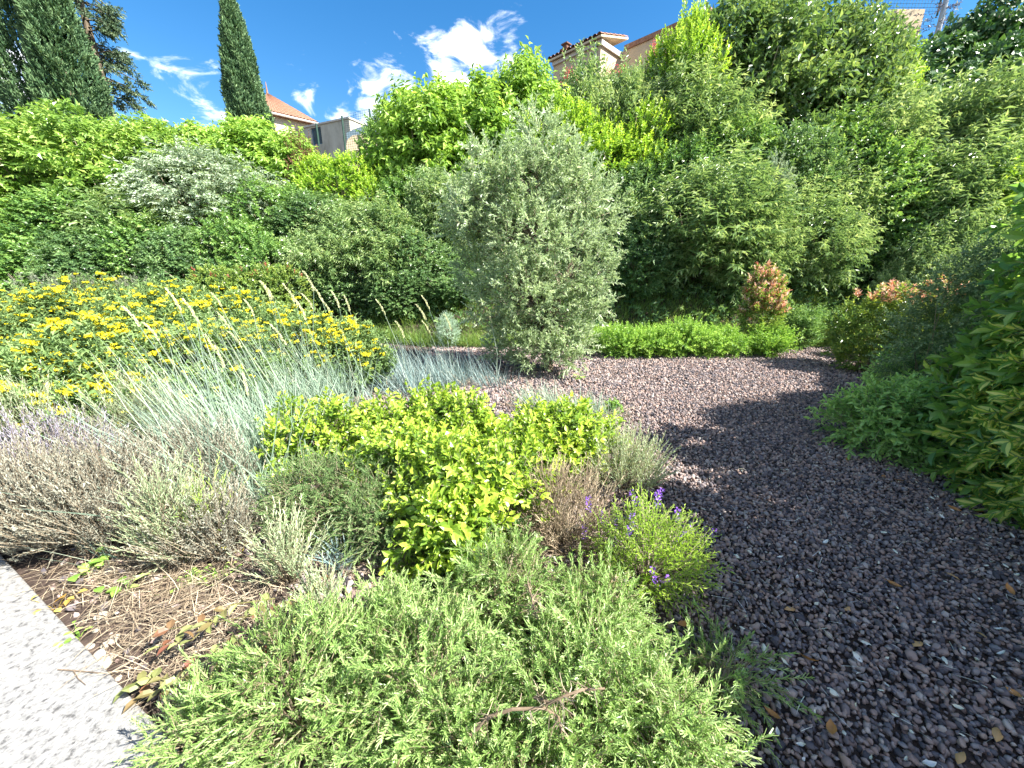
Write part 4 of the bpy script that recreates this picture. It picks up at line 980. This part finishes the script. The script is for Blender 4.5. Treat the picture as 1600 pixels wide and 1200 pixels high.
lavender('soft green lavender mound in front of the sage right of the mauve one', 215, 655, .40, .42, .36, .58, 800, M_lav, 826)
lavender('mauve grey lavender just behind the grey dried one at the left border', 90, 715, .32, .42, .24, .50, 600, M_lavp, 827)
lavender('bright grey green lavender tuft rising from the dried lavender', 250, 790, .40, .11, .11, .46, 200, M_lav, 828)
lavender('small fresh green tuft right of the bright lavender tuft', 316, 795, .30, .05, .05, .36, 45, leaf_mat('fresh lavender', g3((.12, .22, .04), (.22, .34, .06), (.34, .44, .12)), .3, .5), 829)
lavender('thin green lavender stems at the upper left of the rosemary', 505, 955, .10, .09, .07, .20, 60, M_lav, 830, dict(LK, l=.17))
lavender('small lavender with mauve buds beside the bare lava soil', 448, 890, .10, .09, .08, .2, 90, M_lav, 831)
lavender('grey green lavender between yellow green bush and gravel edge', 965, 740, .10, .30, .28, .22, 380, M_lav, 832)
# --- dried brown shrub and purple flowered plant
lavender('dry brown twiggy shrub behind the purple flowered plant', 880, 810, .18, .27, .22, .36, 620, leaf_mat('brown twig', [(0, (.16, .12, .075)), (.5, (.32, .25, .165)), (1, (.50, .42, .30))], .1, .8, .2, (1, 1, 1)), 841, dict(n=8, l=.26, L=.03, W=.0028, ang=25, droop=0, arch=.25, tmpl=T_NEED, jit=.5), 'shrub', 'dry_shrub')
t, P, D = bush('toadflax', 'fresh green plant with violet flower spikes at the edge of the gravel', 'plant', bed(1010, 870, .16), .27, .22, .34, 520, dict(n=14, l=.16, L=.026, W=.0055, ang=45, droop=0, arch=.1, young=.3), leaf_mat('lime leaf', g3((.16, .24, .04), (.30, .40, .07), (.45, .50, .14)), .38, .5, .4, (1.15, 1.1, .7), (1.35, 1.5, 1.3)), 842, dict(up=.9, shell=.5), 8, fstem=.0015)
M_vio = leaf_mat('violet petal', [(0, (.085, .03, .26)), (.5, (.17, .06, .44)), (1, (.28, .13, .58))], .3, .5)
gk = Geo(); nn = 26; a = r4.uniform(0, 6.28, nn); tz = r4.random(nn)
Pk = np.stack([np.cos(a) * .006, np.sin(a) * .006, tz * .09], 1); Dk = np.stack([np.cos(a), np.sin(a), .3 + 0 * a], 1)
leaves(gk, Pk, Dk, r4.normal(0, 1, (nn, 3)) + [0, 0, 1], r4.uniform(.009, .015, nn), r4.uniform(.007, .011, nn), r4.random(nn), T_DIA)
vm = gk.mesh('flower spike', M_vio); b0 = np.array(t.location)
gs = Geo()
for (px, py) in ((945, 815), (958, 822), (990, 820), (998, 835), (1000, 782), (1026, 772), (1058, 805), (1030, 782), (1066, 832), (950, 852), (920, 790), (1022, 905), (1024, 898), (1118, 842), (1060, 842), (915, 835), (985, 830)):
    e = atY(px, py, b0[1] + r4.uniform(-.12, .12)) - b0
    if py > 880: e = atY(px, py, b0[1] - .22) - b0
    o = mesh_obj('flower_spike', vm, t, e - np.array([0, 0, .04])); o.rotation_euler = (r4.normal(0, .4), r4.normal(0, .4), r4.uniform(0, 6)); 
    strips(gs, np.array([[e * [.7, .7, .2], e * .85, e]]), np.array([[.002, .0016, .001]]), np.array([.5]))
mesh_obj('stem', gs.mesh('spike stem', MATS['lime leaf']), t)

# ---------------------------------------------------------------- low hedge, red tipped bushes, plants at the far edge
M_low = leaf_mat('low hedge leaf', g3((.060, .135, .022), (.125, .225, .036), (.24, .35, .08)), .36, .45)
WK = dict(n=14, l=.19, L=.045, W=.02, ang=58, droop=.1, arr='alt', arch=.1, young=.4)
for i, (px, lb) in enumerate(((968, 'low bright green ground shrub touching the right side of the olive tree'), (1018, 'low bright green ground shrub second from the olive tree'), (1068, 'low bright green ground shrub in the middle of the far gravel edge'), (1118, 'low bright green ground shrub left of the red leaved bush'))):
    lc = bed(px, 535, .25); bush('hypericum', lb, 'shrub', (lc[0], lc[1] + .1, 0), .56, .5, (.50, .42, .54, .46)[i], 900, WK, M_low, 851 + i, dict(up=.8, shell=.5, jit=.6), 22, lr=(.18, .36))
M_weed = leaf_mat('weed leaf', g3((.045, .10, .028), (.090, .165, .045), (.20, .29, .11)), .34, .45)
for i, (px, py, z, Yo, hw, h, m, lb) in enumerate((
   (1200, 540, .2, 0, .34, .45, M_low, 'light leafy plant at the foot of the red leaved bush'),
   (1255, 520, .35, .1, .34, .75, M_weed, 'upright weedy plant with pale leaves right of the red leaved bush'),
   (1310, 520, .3, .1, .45, .70, M_weed, 'dark green weedy plant between the two red tipped bushes'),
   (1090, 490, .3, .3, .6, .50, M_weed, 'dark green plant patch behind the low ground shrubs'),
   (1010, 500, .3, .5, .5, .42, M_weed, 'dark low plant behind the olive side of the ground shrubs'),
   (1160, 500, .3, .3, .4, .55, M_weed, 'dark green plant left behind the red leaved bush'),
   (1360, 545, .2, 0, .4, .5, M_weed, 'leafy plant at the far right end of the gravel'),
   (960, 640, .08, 0, .09, .16, M_low, 'small leafy weed at the gravel edge near the drying grass tuft'),
   (965, 735, .0, 0, .06, .05, M_low, 'tiny green cushion on the sunlit gravel'),
   (560, 500, .4, .3, .35, .8, M_weed, 'tall leafy weed in shade left of the silver cushion plant'),
   (620, 490, .4, .3, .35, .9, M_weed, 'leafy weed right in front of the dark bank foot'))):
    lc = bed(px, py, z); lc[1] += Yo; lc[2] = ground_z(lc[0], lc[1])
    bush('weed', lb, 'plant', lc, hw, hw * .8, h, int(300 + 900 * hw) if hw > .1 else 60, dict(n=12, l=.24 if hw > .1 else .06, L=.055 if hw > .1 else .03, W=.02, ang=60, droop=.3, arr='opp', arch=.15, young=.3), m, 870 + i, dict(up=1.5, shell=.6, jit=.5), 12, lr=(.15, .35))
lc = bed(700, 515, .35)
bush('silver_cushion', 'rounded silver green cushion plant left behind the olive tree', 'plant', lc, .26, .24, .62, 700, dict(n=18, l=.10, L=.02, W=.008, ang=50, droop=0, arch=0), leaf_mat('silver leaf', g3((.11, .17, .11), (.19, .27, .19), (.32, .40, .30)), .2, .6), 890, dict(up=.6, shell=.3), 7)
def photinia(label, loc, hw, hd, h, ns, seed, redz):
    t, P, D = bush('photinia', label, 'bush', loc, hw, hd, h, ns, dict(n=9, l=.15, L=.075, W=.03, ang=58, droop=.05, arr='alt', arch=.05, young=.3), M_photg, seed, dict(up=.9, shell=.5), 9)
    k = np.where(P[:, 2] > redz)[0]; k = r4.choice(k, int(len(k) * .8), replace=False)
    g1 = Geo(); sprigs(g1, P[k] + D[k] * .04, norm(D[k] + [0, 0, .6]), np.ones(len(k)), n=9, l=.12, L=.082, W=.033, ang=45, droop=.05, arch=0, tmpl=T_LEAF, r=r4)
    mesh_obj('young_foliage', g1.mesh('photinia young leaves', M_photr), t)
lc = atY(1192, 470, 7.35)
photinia('slender red leaved bush standing at the far edge of the gravel', (lc[0], lc[1], 0), .37, .32, 1.48, 520, 861, .68)
p_ = atY(1390, 455, 5.9)
photinia('red tipped bush behind the shaded shrub beside the fence post', (p_[0], 5.9, 0), .62, .5, p_[2] + .12, 700, 862, p_[2] - .22)
p_ = atY(1455, 470, 5.4)
photinia('broad green bush with few red tips between red tipped bush and variegated hedge', (p_[0] + .15, 5.4, 0), .5, .5, p_[2] + .1, 600, 863, p_[2] - .1)

# ---------------------------------------------------------------- right side shrubs and the variegated hedge
M_hyp = leaf_mat('hypericum leaf', g3((.060, .12, .032), (.115, .195, .060), (.21, .30, .10)), .4, .36, .5, (1.25, 1.2, .7), (2.5, 2.5, 2.4))
HK = dict(n=12, l=.20, L=.055, W=.024, ang=62, droop=.1, arr='opp', arch=.15, young=.4, tmpl=T_LEAF, taper=.2)
lc = bed(1452, 672, .28)
bush('hypericum', 'broad leafy shrub in the shade overhanging the right edge of the gravel', 'shrub', (lc[0], lc[1] + .15, 0), .58, .46, .54, 950, HK, M_hyp, 901, dict(up=.5, shell=.5), 12, fstem=.002)
lc = bed(1452, 610, .33)
bush('hypericum', 'second leafy shrub behind the broad shaded one toward the red tipped bush', 'shrub', (lc[0] + .1, lc[1] + .2, 0), .50, .45, .62, 600, HK, M_hyp, 902, dict(up=.5, shell=.5), 10, fstem=.002)
M_tea = leaf_mat('small grey green leaf', g3((.045, .085, .035), (.090, .145, .065), (.19, .25, .13)), .28, .5)
TK = dict(n=14, l=.16, L=.03, W=.016, ang=60, droop=.05, arr='opp', arch=.1)
p_ = atY(1520, 420, 3.6)
bush('teucrium_shrub', 'grey green small leaved shrub between shaded shrub and variegated hedge', 'shrub', (p_[0] + .05, 3.6, 0), .52, .5, p_[2] + .1, 1900, TK, M_tea, 903, dict(up=.5, shell=.4), 12)
p_ = atY(1540, 700, 2.7)
bush('teucrium_shrub', 'low grey green shrub at the foot of the variegated hedge', 'shrub', (p_[0] - .02, 2.75, 0), .34, .3, .9, 900, TK, M_tea, 904, dict(up=.5, shell=.4), 9)
M_ela = leaf_mat('variegated leaf', [(0, (.035, .085, .022)), (.3, (.065, .14, .032)), (.5, (.10, .19, .04)), (.62, (.30, .36, .06)), (1, (.58, .54, .12))], .5, .3, .6, (1.25, 1.2, .7), (2.3, 2.2, 2.1))
M_elg = leaf_mat('hedge leaf', g3((.040, .095, .026), (.085, .160, .038), (.22, .28, .07)), .5, .3, .6, (1.25, 1.2, .7), (2.3, 2.3, 2.1))
VK = dict(n=10, l=.2, L=.08, W=.04, ang=65, droop=.2, arr='alt', arch=.15, young=.1, spread=.10, taper=.1)
def hedge(label, x, y, hw, hd, h, ns, mat, seed, var):
    kw = dict(VK); kw.update(tmpl=T_VAR if var else T_LEAF, off=VAR_OFF if var else None)
    if not var: kw['spread'] = .22; kw['L'] = .095; kw['W'] = .046
    r = np.random.default_rng(seed)
    L = [((0, 0, h * .5), (hw * .85, hd * .9, h * .5))] + [((r.uniform(-.3, .15) * hw, r.uniform(-.7, .7) * hd, h * q), (hw * .6, hd * .5, h * .2)) for q in np.linspace(.1, .9, 9)]
    bush('hedge_shrub', label, 'hedge', (x, y, 0), hw, hd, h, ns, kw, mat, seed, dict(up=.35, shell=.35), 10, lobes=L, fstem=.0025, nstem=60, stemr=.012)
hedge('variegated yellow and green hedge shrub filling the right border', 3.52, 2.1, .40, .52, 1.3, 800, M_ela, 911, True)
hedge('big leaved green hedge shrub with orange leaf at the right border above the variegated one', 3.62, 2.28, .42, .52, 2.05, 800, M_elg, 912, False)
hedge('leafy hedge shrub outside the right border behind the variegated one', 4.55, 2.65, .62, .62, 2.15, 2400, M_elg, 916, False)
hedge('hedge shrub outside the right border beside the grey green small leaved shrub', 5.45, 3.6, .62, .62, 1.95, 2400, M_elg, 917, False)
hedge('hedge shrub at the right border behind the grey green small leaved shrub', 6.35, 4.6, .62, .62, 1.7, 2200, M_elg, 918, False)
hedge('tall hedge shrub just outside the right border toward the viewer', 3.45, .98, .66, .58, 2.28, 2400, M_elg, 913, False)
hedge('tall hedge shrub beyond the right border casting shade on the gravel', 3.4, .1, .68, .8, 2.3, 2500, M_elg, 914, False)
hedge('tall hedge shrub beside the viewer that shades the near gravel', 3.4, -1.25, .68, .85, 2.3, 2200, M_elg, 915, False)

# ---------------------------------------------------------------- small plants beside the pavement
M_bram = leaf_mat('reddish trailing leaf', [(0, (.14, .035, .03)), (.3, (.16, .09, .045)), (.6, (.14, .16, .055)), (1, (.24, .28, .09))], .3, .45)
def trailer(label, pts, seed, n):
    r = np.random.default_rng(seed); P3 = [atZ(px, py, z) for px, py, z in pts]
    b = np.array([P3[0][0], P3[0][1], 0.]); t = thing('trailing_plant', label, 'plant', b)
    gs, gl = Geo(), Geo()
    Q = np.array([p - b for p in P3]); tube(gs, Q, np.linspace(.003, .0015, len(Q)), 5)
    s = np.sort(r.uniform(0, len(Q) - 1.001, n)); i = s.astype(int); f = (s - i)[:, None]
    C = Q[i] * (1 - f) + Q[i + 1] * f; T = norm(Q[i + 1] - Q[i])
    sd = np.where(np.arange(n) % 2 == 0, 1, -1)[:, None]
    D = T * .4 + np.cross(T, [0, 0, 1.]) * sd + r.normal(0, .25, (n, 3)) + [0, 0, .25]
    leaves(gl, C, D, np.tile([0, 0, 1.], (n, 1)) + r.normal(0, .45, (n, 3)), r.uniform(.035, .060, n), r.uniform(.024, .036, n), np.clip(s / len(Q) * -.5 + .8 + r.normal(0, .25, n), 0, 1), T_LEAF)
    mesh_obj('stem', gs.mesh('trailing stem', M_bram), t); mesh_obj('foliage', gl.mesh('trailing leaves', M_bram), t)
trailer('reddish trailing stem with dark leaves reaching toward the pavement', [(520, 900, .15), (450, 950, .22), (350, 970, .22), (250, 985, .16)], 1, 26)
trailer('long reddish trailing stem above the dead grass', [(500, 960, .12), (440, 985, .2), (360, 1010, .2), (300, 1030, .15)], 2, 22)
trailer('red leaved trailing stem low over the dark soil edge', [(420, 1030, .1), (330, 1055, .12), (260, 1075, .10), (215, 1090, .06)], 3, 22)
trailer('short reddish trailing stem hanging at the left of the rosemary', [(470, 985, .16), (425, 1020, .18), (380, 1050, .16)], 4, 22)
trailer('reddish trailing stem across the middle of the dead grass', [(430, 935, .16), (360, 945, .2), (300, 1000, .18), (250, 1010, .12)], 5, 20)
trailer('dark red trailing stem beside the pavement edge below the pale stones', [(330, 1075, .16), (285, 1060, .16), (235, 1060, .12), (200, 1075, .06)], 6, 18)
def rosette(label, px, py, n, L, W, mat, seed, h=.05, name='weed'):
    r = np.random.default_rng(seed); b = atZ(px, py, .02); b[2] = 0
    t = thing(name, label, 'plant', b); gl, gs = Geo(), Geo()
    P = np.stack([r.normal(0, .045, n), r.normal(0, .04, n), r.uniform(.4, 1.2, n) * h], 1)
    leaves(gl, P, np.stack([r.normal(0, 1, n), r.normal(0, 1, n), r.uniform(-.1, .3, n)], 1), np.tile([0, 0, 1.], (n, 1)) + r.normal(0, .25, (n, 3)), r.uniform(.7, 1.3, n) * L, r.uniform(.7, 1.3, n) * W, r.random(n), T_LEAF)
    strips(gs, np.stack([P * [.2, .2, 0], P * .6, P], 1), np.tile([.0018, .0015, .001], (n, 1)), r.random(n))
    mesh_obj('foliage', gl.mesh('weed leaves', mat), t); mesh_obj('stem', gs.mesh('weed stem', mat), t)
rosette('round leaved green weed under the grey lavender beside the pavement', 150, 888, 16, .045, .04, M_low, 1, .07)
rosette('large leaved green weed at the edge of the dead grass', 192, 922, 9, .055, .05, M_low, 2, .06)
rosette('small clover like weed in the dead grass', 300, 905, 30, .018, .012, M_low, 3, .05)
rosette('green clover like weed just right of the first clover', 345, 898, 26, .018, .012, M_low, 4, .05)
rosette('weed with three yellow leaves beside the bare lava soil', 372, 862, 5, .04, .035, leaf_mat('yellow leaf', [(0, (.45, .42, .03)), (1, (.62, .60, .08))], .35, .5), 5, .10)
rosette('yellowing weed near the pavement edge', 85, 945, 8, .035, .025, leaf_mat('ochre leaf', [(0, (.30, .17, .04)), (1, (.42, .34, .08))], .3, .6), 6, .05)
rosette('small weed at the pavement edge above the pale stones', 122, 990, 12, .025, .02, M_low, 7, .04)
rosette('small fresh weed on the soil under the olive tree', 905, 592, 20, .05, .03, M_low, 8, .07)

# dead grass on the soil (uncountable)
def straw(x0, x1, y0, y1, n, seed, name='dead_grass', Lr=(.06, .2), up=.25, inside=None):
    r = np.random.default_rng(seed); x = r.uniform(x0, x1, n); y = r.uniform(y0, y1, n)
    ok = ~on_pave(x, y, .02)
    if inside is not None: ok &= inside(x, y, r)
    x, y = x[ok], y[ok]; n = len(x); g = Geo()
    D = np.stack([r.normal(0, 1, n), r.normal(0, 1, n), np.abs(r.normal(0, up, n))], 1)
    L = r.uniform(*Lr, n)
    blades(g, np.stack([x, y, ground_z(x, y) + r.uniform(.005, .05, n)], 1), D, L, r.uniform(.0018, .0042, n), np.stack([r.normal(0, .03, n), r.normal(0, .03, n), -r.uniform(0, .04, n)], 1), r.random(n), r=r)
    o = mesh_obj(name, g.mesh(name, M_dry)); o['kind'] = 'stuff'
c0 = atZ(270, 960, 0); c1 = atZ(230, 880, 0); c2 = atZ(340, 1040, 0)
def blob(cs, s):
    def f(x, y, r):
        w = np.zeros_like(x)
        for c in cs: w = np.maximum(w, np.exp(-((x - c[0]) ** 2 + (y - c[1]) ** 2) / (s * s)))
        return r.random(len(x)) < w
    return f
straw(-2.6, -.2, .8, 2.4, 15000, 31, inside=blob([c0, c1, c2], .33))
straw(-3.2, .9, 1.5, 3.6, 3500, 32, 'straw_litter', (.08, .25))
cb = atZ(880, 870, 0); straw(-.3, .8, 1.2, 2.2, 1500, 33, 'straw_litter', (.06, .18), inside=blob([cb], .3))

# pale stones by the pavement
M_stone = solid_mat('pale limestone', [(.3, (.34, .30, .23)), (.7, (.52, .47, .38))], 12, .9, .5, 30)
rs = np.random.default_rng(41); sv, sf = ico(3)
for i, (px, py, s, lb) in enumerate(((157, 1023, .030, 'white rounded stone lying against the pavement edge'), (163, 1037, .034, 'cream stone just in front of the white rounded stone'), (157, 962, .028, 'pale stone beside the weed in the dead grass'), (178, 998, .024, 'whitish stone right behind the white rounded stone'), (140, 1010, .018, 'small pale stone nearest the pavement edge'), (165, 1008, .020, 'small buff stone between larger pale stones'), (150, 985, .016, 'tiny pale stone below the dead grass weed'), (185, 1060, .014, 'tiny pale stone on the dark soil edge'))):
    q = sv.copy()
    for _ in range(6):
        n = norm(rs.normal(0, 1, 3)); e = q @ n - rs.uniform(.6, .85); q = q - np.maximum(e, 0)[:, None] * n
    q = q * np.array([1, .8, .62]) * s
    b = atZ(px, py, s * .4); g = Geo(); g.add(q[None], sf, np.array([.5]))
    o = mesh_obj('stone', g.mesh('stone', M_stone, True), None, (b[0], b[1], s * .45)); o.rotation_euler = (0, rs.normal(0, .2), rs.uniform(0, 6)); tag(o, lb, 'stone')
# twig on the pavement
gq = Geo(); b = atZ(130, 1055, .034)
def pv_(px, py): p = atZ(px, py, .037); return p - b
tube(gq, [pv_(90, 1046), pv_(118, 1048), pv_(165, 1052)], [.0022, .0022, .0012], 5); tube(gq, [pv_(115, 1048), pv_(122, 1060), pv_(134, 1070)], [.002, .0016, .001], 5)
o = mesh_obj('twig', gq.mesh('twig', M_twig), None, b); tag(o, 'thin forked grey twig lying on the pale pavement', 'twig')

# fallen leaves, petals and straws on the gravel
def leaf_obj(name, L, W, curl, mat, seed):
    r = np.random.default_rng(seed); n = 7
    V = []; F = []
    prof = [.04, .55, .9, 1, .85, .5, .03]
    for i in range(n):
        t = i / (n - 1)
        for s in (-1, 0, 1): V.append((s * W * .5 * prof[i], (t - .5) * L, curl * (abs(s) * .5 * prof[i] * W + (t - .5) ** 2 * L * 1.2) + r.normal(0, .0012)))
    for i in range(n - 1):
        for s in range(2): k = i * 3 + s; F.append((k, k + 1, k + 4, k + 3))
    me = bpy.data.meshes.new(name); me.from_pydata(V, [], F); me.materials.append(mat)
    for p in me.polygons: p.use_smooth = True
    a = me.attributes.new('rnd', 'FLOAT', 'FACE'); a.data.foreach_set('value', np.full(len(F), r.uniform(.1, .9), np.float32)); return me
M_brown = leaf_mat('fallen brown leaf', [(0, (.22, .085, .028)), (.5, (.40, .19, .06)), (1, (.52, .32, .14))], .2, .5)
M_pale = leaf_mat('fallen pale leaf', [(0, (.50, .48, .36)), (.5, (.66, .65, .52)), (1, (.74, .74, .66))], .2, .6)
rl = np.random.default_rng(51)
BL = [leaf_obj('fallen leaf', .075, .032, .5, M_brown, 1), leaf_obj('fallen leaf', .06, .03, .9, M_brown, 2), leaf_obj('fallen leaf', .07, .026, -.5, M_brown, 3)]
SPOT = {(1068, 978): 'orange brown leaf lying beside the rosemary and dry shrub', (1434, 1003): 'flat pale brown leaf on the shaded gravel', (1300, 1142): 'curled orange leaf near the bottom edge of the gravel', (1575, 922): 'orange leaf on the gravel near the hedge foot', (1405, 751): 'tan leaf under the shaded leafy shrub'}
for (px, py) in ((1068, 978), (1434, 1003), (1300, 1142), (1328, 950), (1575, 922), (1490, 898), (1405, 751), (1325, 718), (1380, 745), (1205, 1118), (1262, 1030), (1535, 990), (1490, 795), (1530, 800), (1560, 1145), (1480, 740), (1395, 915), (1235, 950), (1500, 1180), (1110, 880), (1585, 1085)):
    b = atZ(px, py, .035); o = mesh_obj('fallen_leaf', BL[rl.integers(0, 3)], None, b); o.rotation_euler = (rl.normal(0, .25), rl.normal(0, .25), rl.uniform(0, 6.28)); s = rl.uniform(.7, 1.1) if (px, py) not in SPOT else 1.05; o.scale = (s, s, s)
    tag(o, SPOT.get((px, py), 'small brown fallen leaf on the dark gravel'), 'leaf', 'brown leaves fallen on the gravel')
WL = [leaf_obj('pale leaf', .05, .02, .8, M_pale, 4), leaf_obj('pale leaf', .032, .014, 1.2, M_pale, 5), leaf_obj('pale leaf', .04, .022, -.6, M_pale, 6)]
BIG = [(1225, 1035), (1275, 945), (1380, 830), (1525, 1032), (1150, 868), (1352, 1002), (1338, 1025), (1193, 1012), (1302, 1080), (1495, 1105), (1290, 848), (1265, 893), (1520, 840), (1580, 870), (1510, 805), (1545, 800), (1500, 790), (1590, 900), (1450, 1195), (1478, 1030), (1165, 965), (1400, 860)]
for k in range(130):
    if k < len(BIG): px, py = BIG[k]; s = 1.0
    else:
        px = rl.uniform(1060, 1600); py = rl.uniform(700, 1195); s = rl.uniform(.35, .75)
        if k > 95: px = rl.uniform(1430, 1600); py = 760 + (px - 1430) * .8 + rl.normal(0, 25)
    b = atZ(px, py, .036)
    if b[0] < .75: continue
    o = mesh_obj('pale_leaf', WL[rl.integers(0, 3)], None, b); o.rotation_euler = (rl.normal(0, .4), rl.normal(0, .4), rl.uniform(0, 6.28)); o.scale = (s, s, s)
    tag(o, 'small whitish fallen leaf scrap on the dark gravel', 'leaf', 'whitish leaf scraps on the gravel')
n = 420; g = Geo(); x = rl.uniform(.9, 3.3, n); y = rl.uniform(.9, 3.4, n)
D = np.stack([rl.normal(0, 1, n), rl.normal(0, 1, n), rl.normal(0, .1, n)], 1)
blades(g, np.stack([x, y, np.full(n, .040)], 1), D, rl.uniform(.015, .09, n), rl.uniform(.0012, .003, n), np.stack([rl.normal(0, .01, n), rl.normal(0, .01, n), 0 * x], 1), rl.random(n), r=rl)
o = mesh_obj('straw_litter', g.mesh('straw litter', M_pale)); o['kind'] = 'stuff'

# bare woody rosemary stems and a few pale blue flowers in the foreground mass
def arcs(label, pts3, rad, seed):
    r = np.random.default_rng(seed); P3 = np.array([atZ(px, py, z + .06) for px, py, z in pts3]); b = P3[0] * [1, 1, 0]
    t = thing('rosemary_branch', label, 'branch', b); g = Geo()
    tube(g, P3 - b, np.linspace(rad, rad * .6, len(P3)), 7, wob=.12, r=r)
    mesh_obj('wood', g.mesh('bare wood', M_twig), t)
    g = Geo(); n = 46; s_ = r.uniform(0, len(P3) - 1.01, n); i = s_.astype(int); f = (s_ - i)[:, None]
    C = (P3[i] * (1 - f) + P3[i + 1] * f) - b
    E = C + norm(r.normal(0, 1, (n, 3)) * [1, 1, .6]) * r.uniform(.02, .07, n)[:, None]
    strips(g, np.stack([C, (C + E) / 2 + r.normal(0, .004, (n, 3)), E], 1), np.tile([.0018, .0014, .0008], (n, 1)), r.random(n))
    mesh_obj('twig', g.mesh('bare twigs', M_dry), t)
arcs('arched bare rosemary branch near the bottom edge', [(735, 1150, .24), (760, 1122, .29), (800, 1108, .32), (850, 1106, .32), (872, 1120, .30), (880, 1155, .24)], .006, 1)
arcs('bare curved rosemary branch in the middle of the foreground', [(835, 1090, .30), (860, 1098, .32), (880, 1088, .34), (910, 1078, .345), (945, 1076, .33)], .005, 2)
arcs('thin bare rosemary branch at the back of the foreground', [(825, 910, .30), (832, 940, .31), (838, 968, .27)], .004, 3)
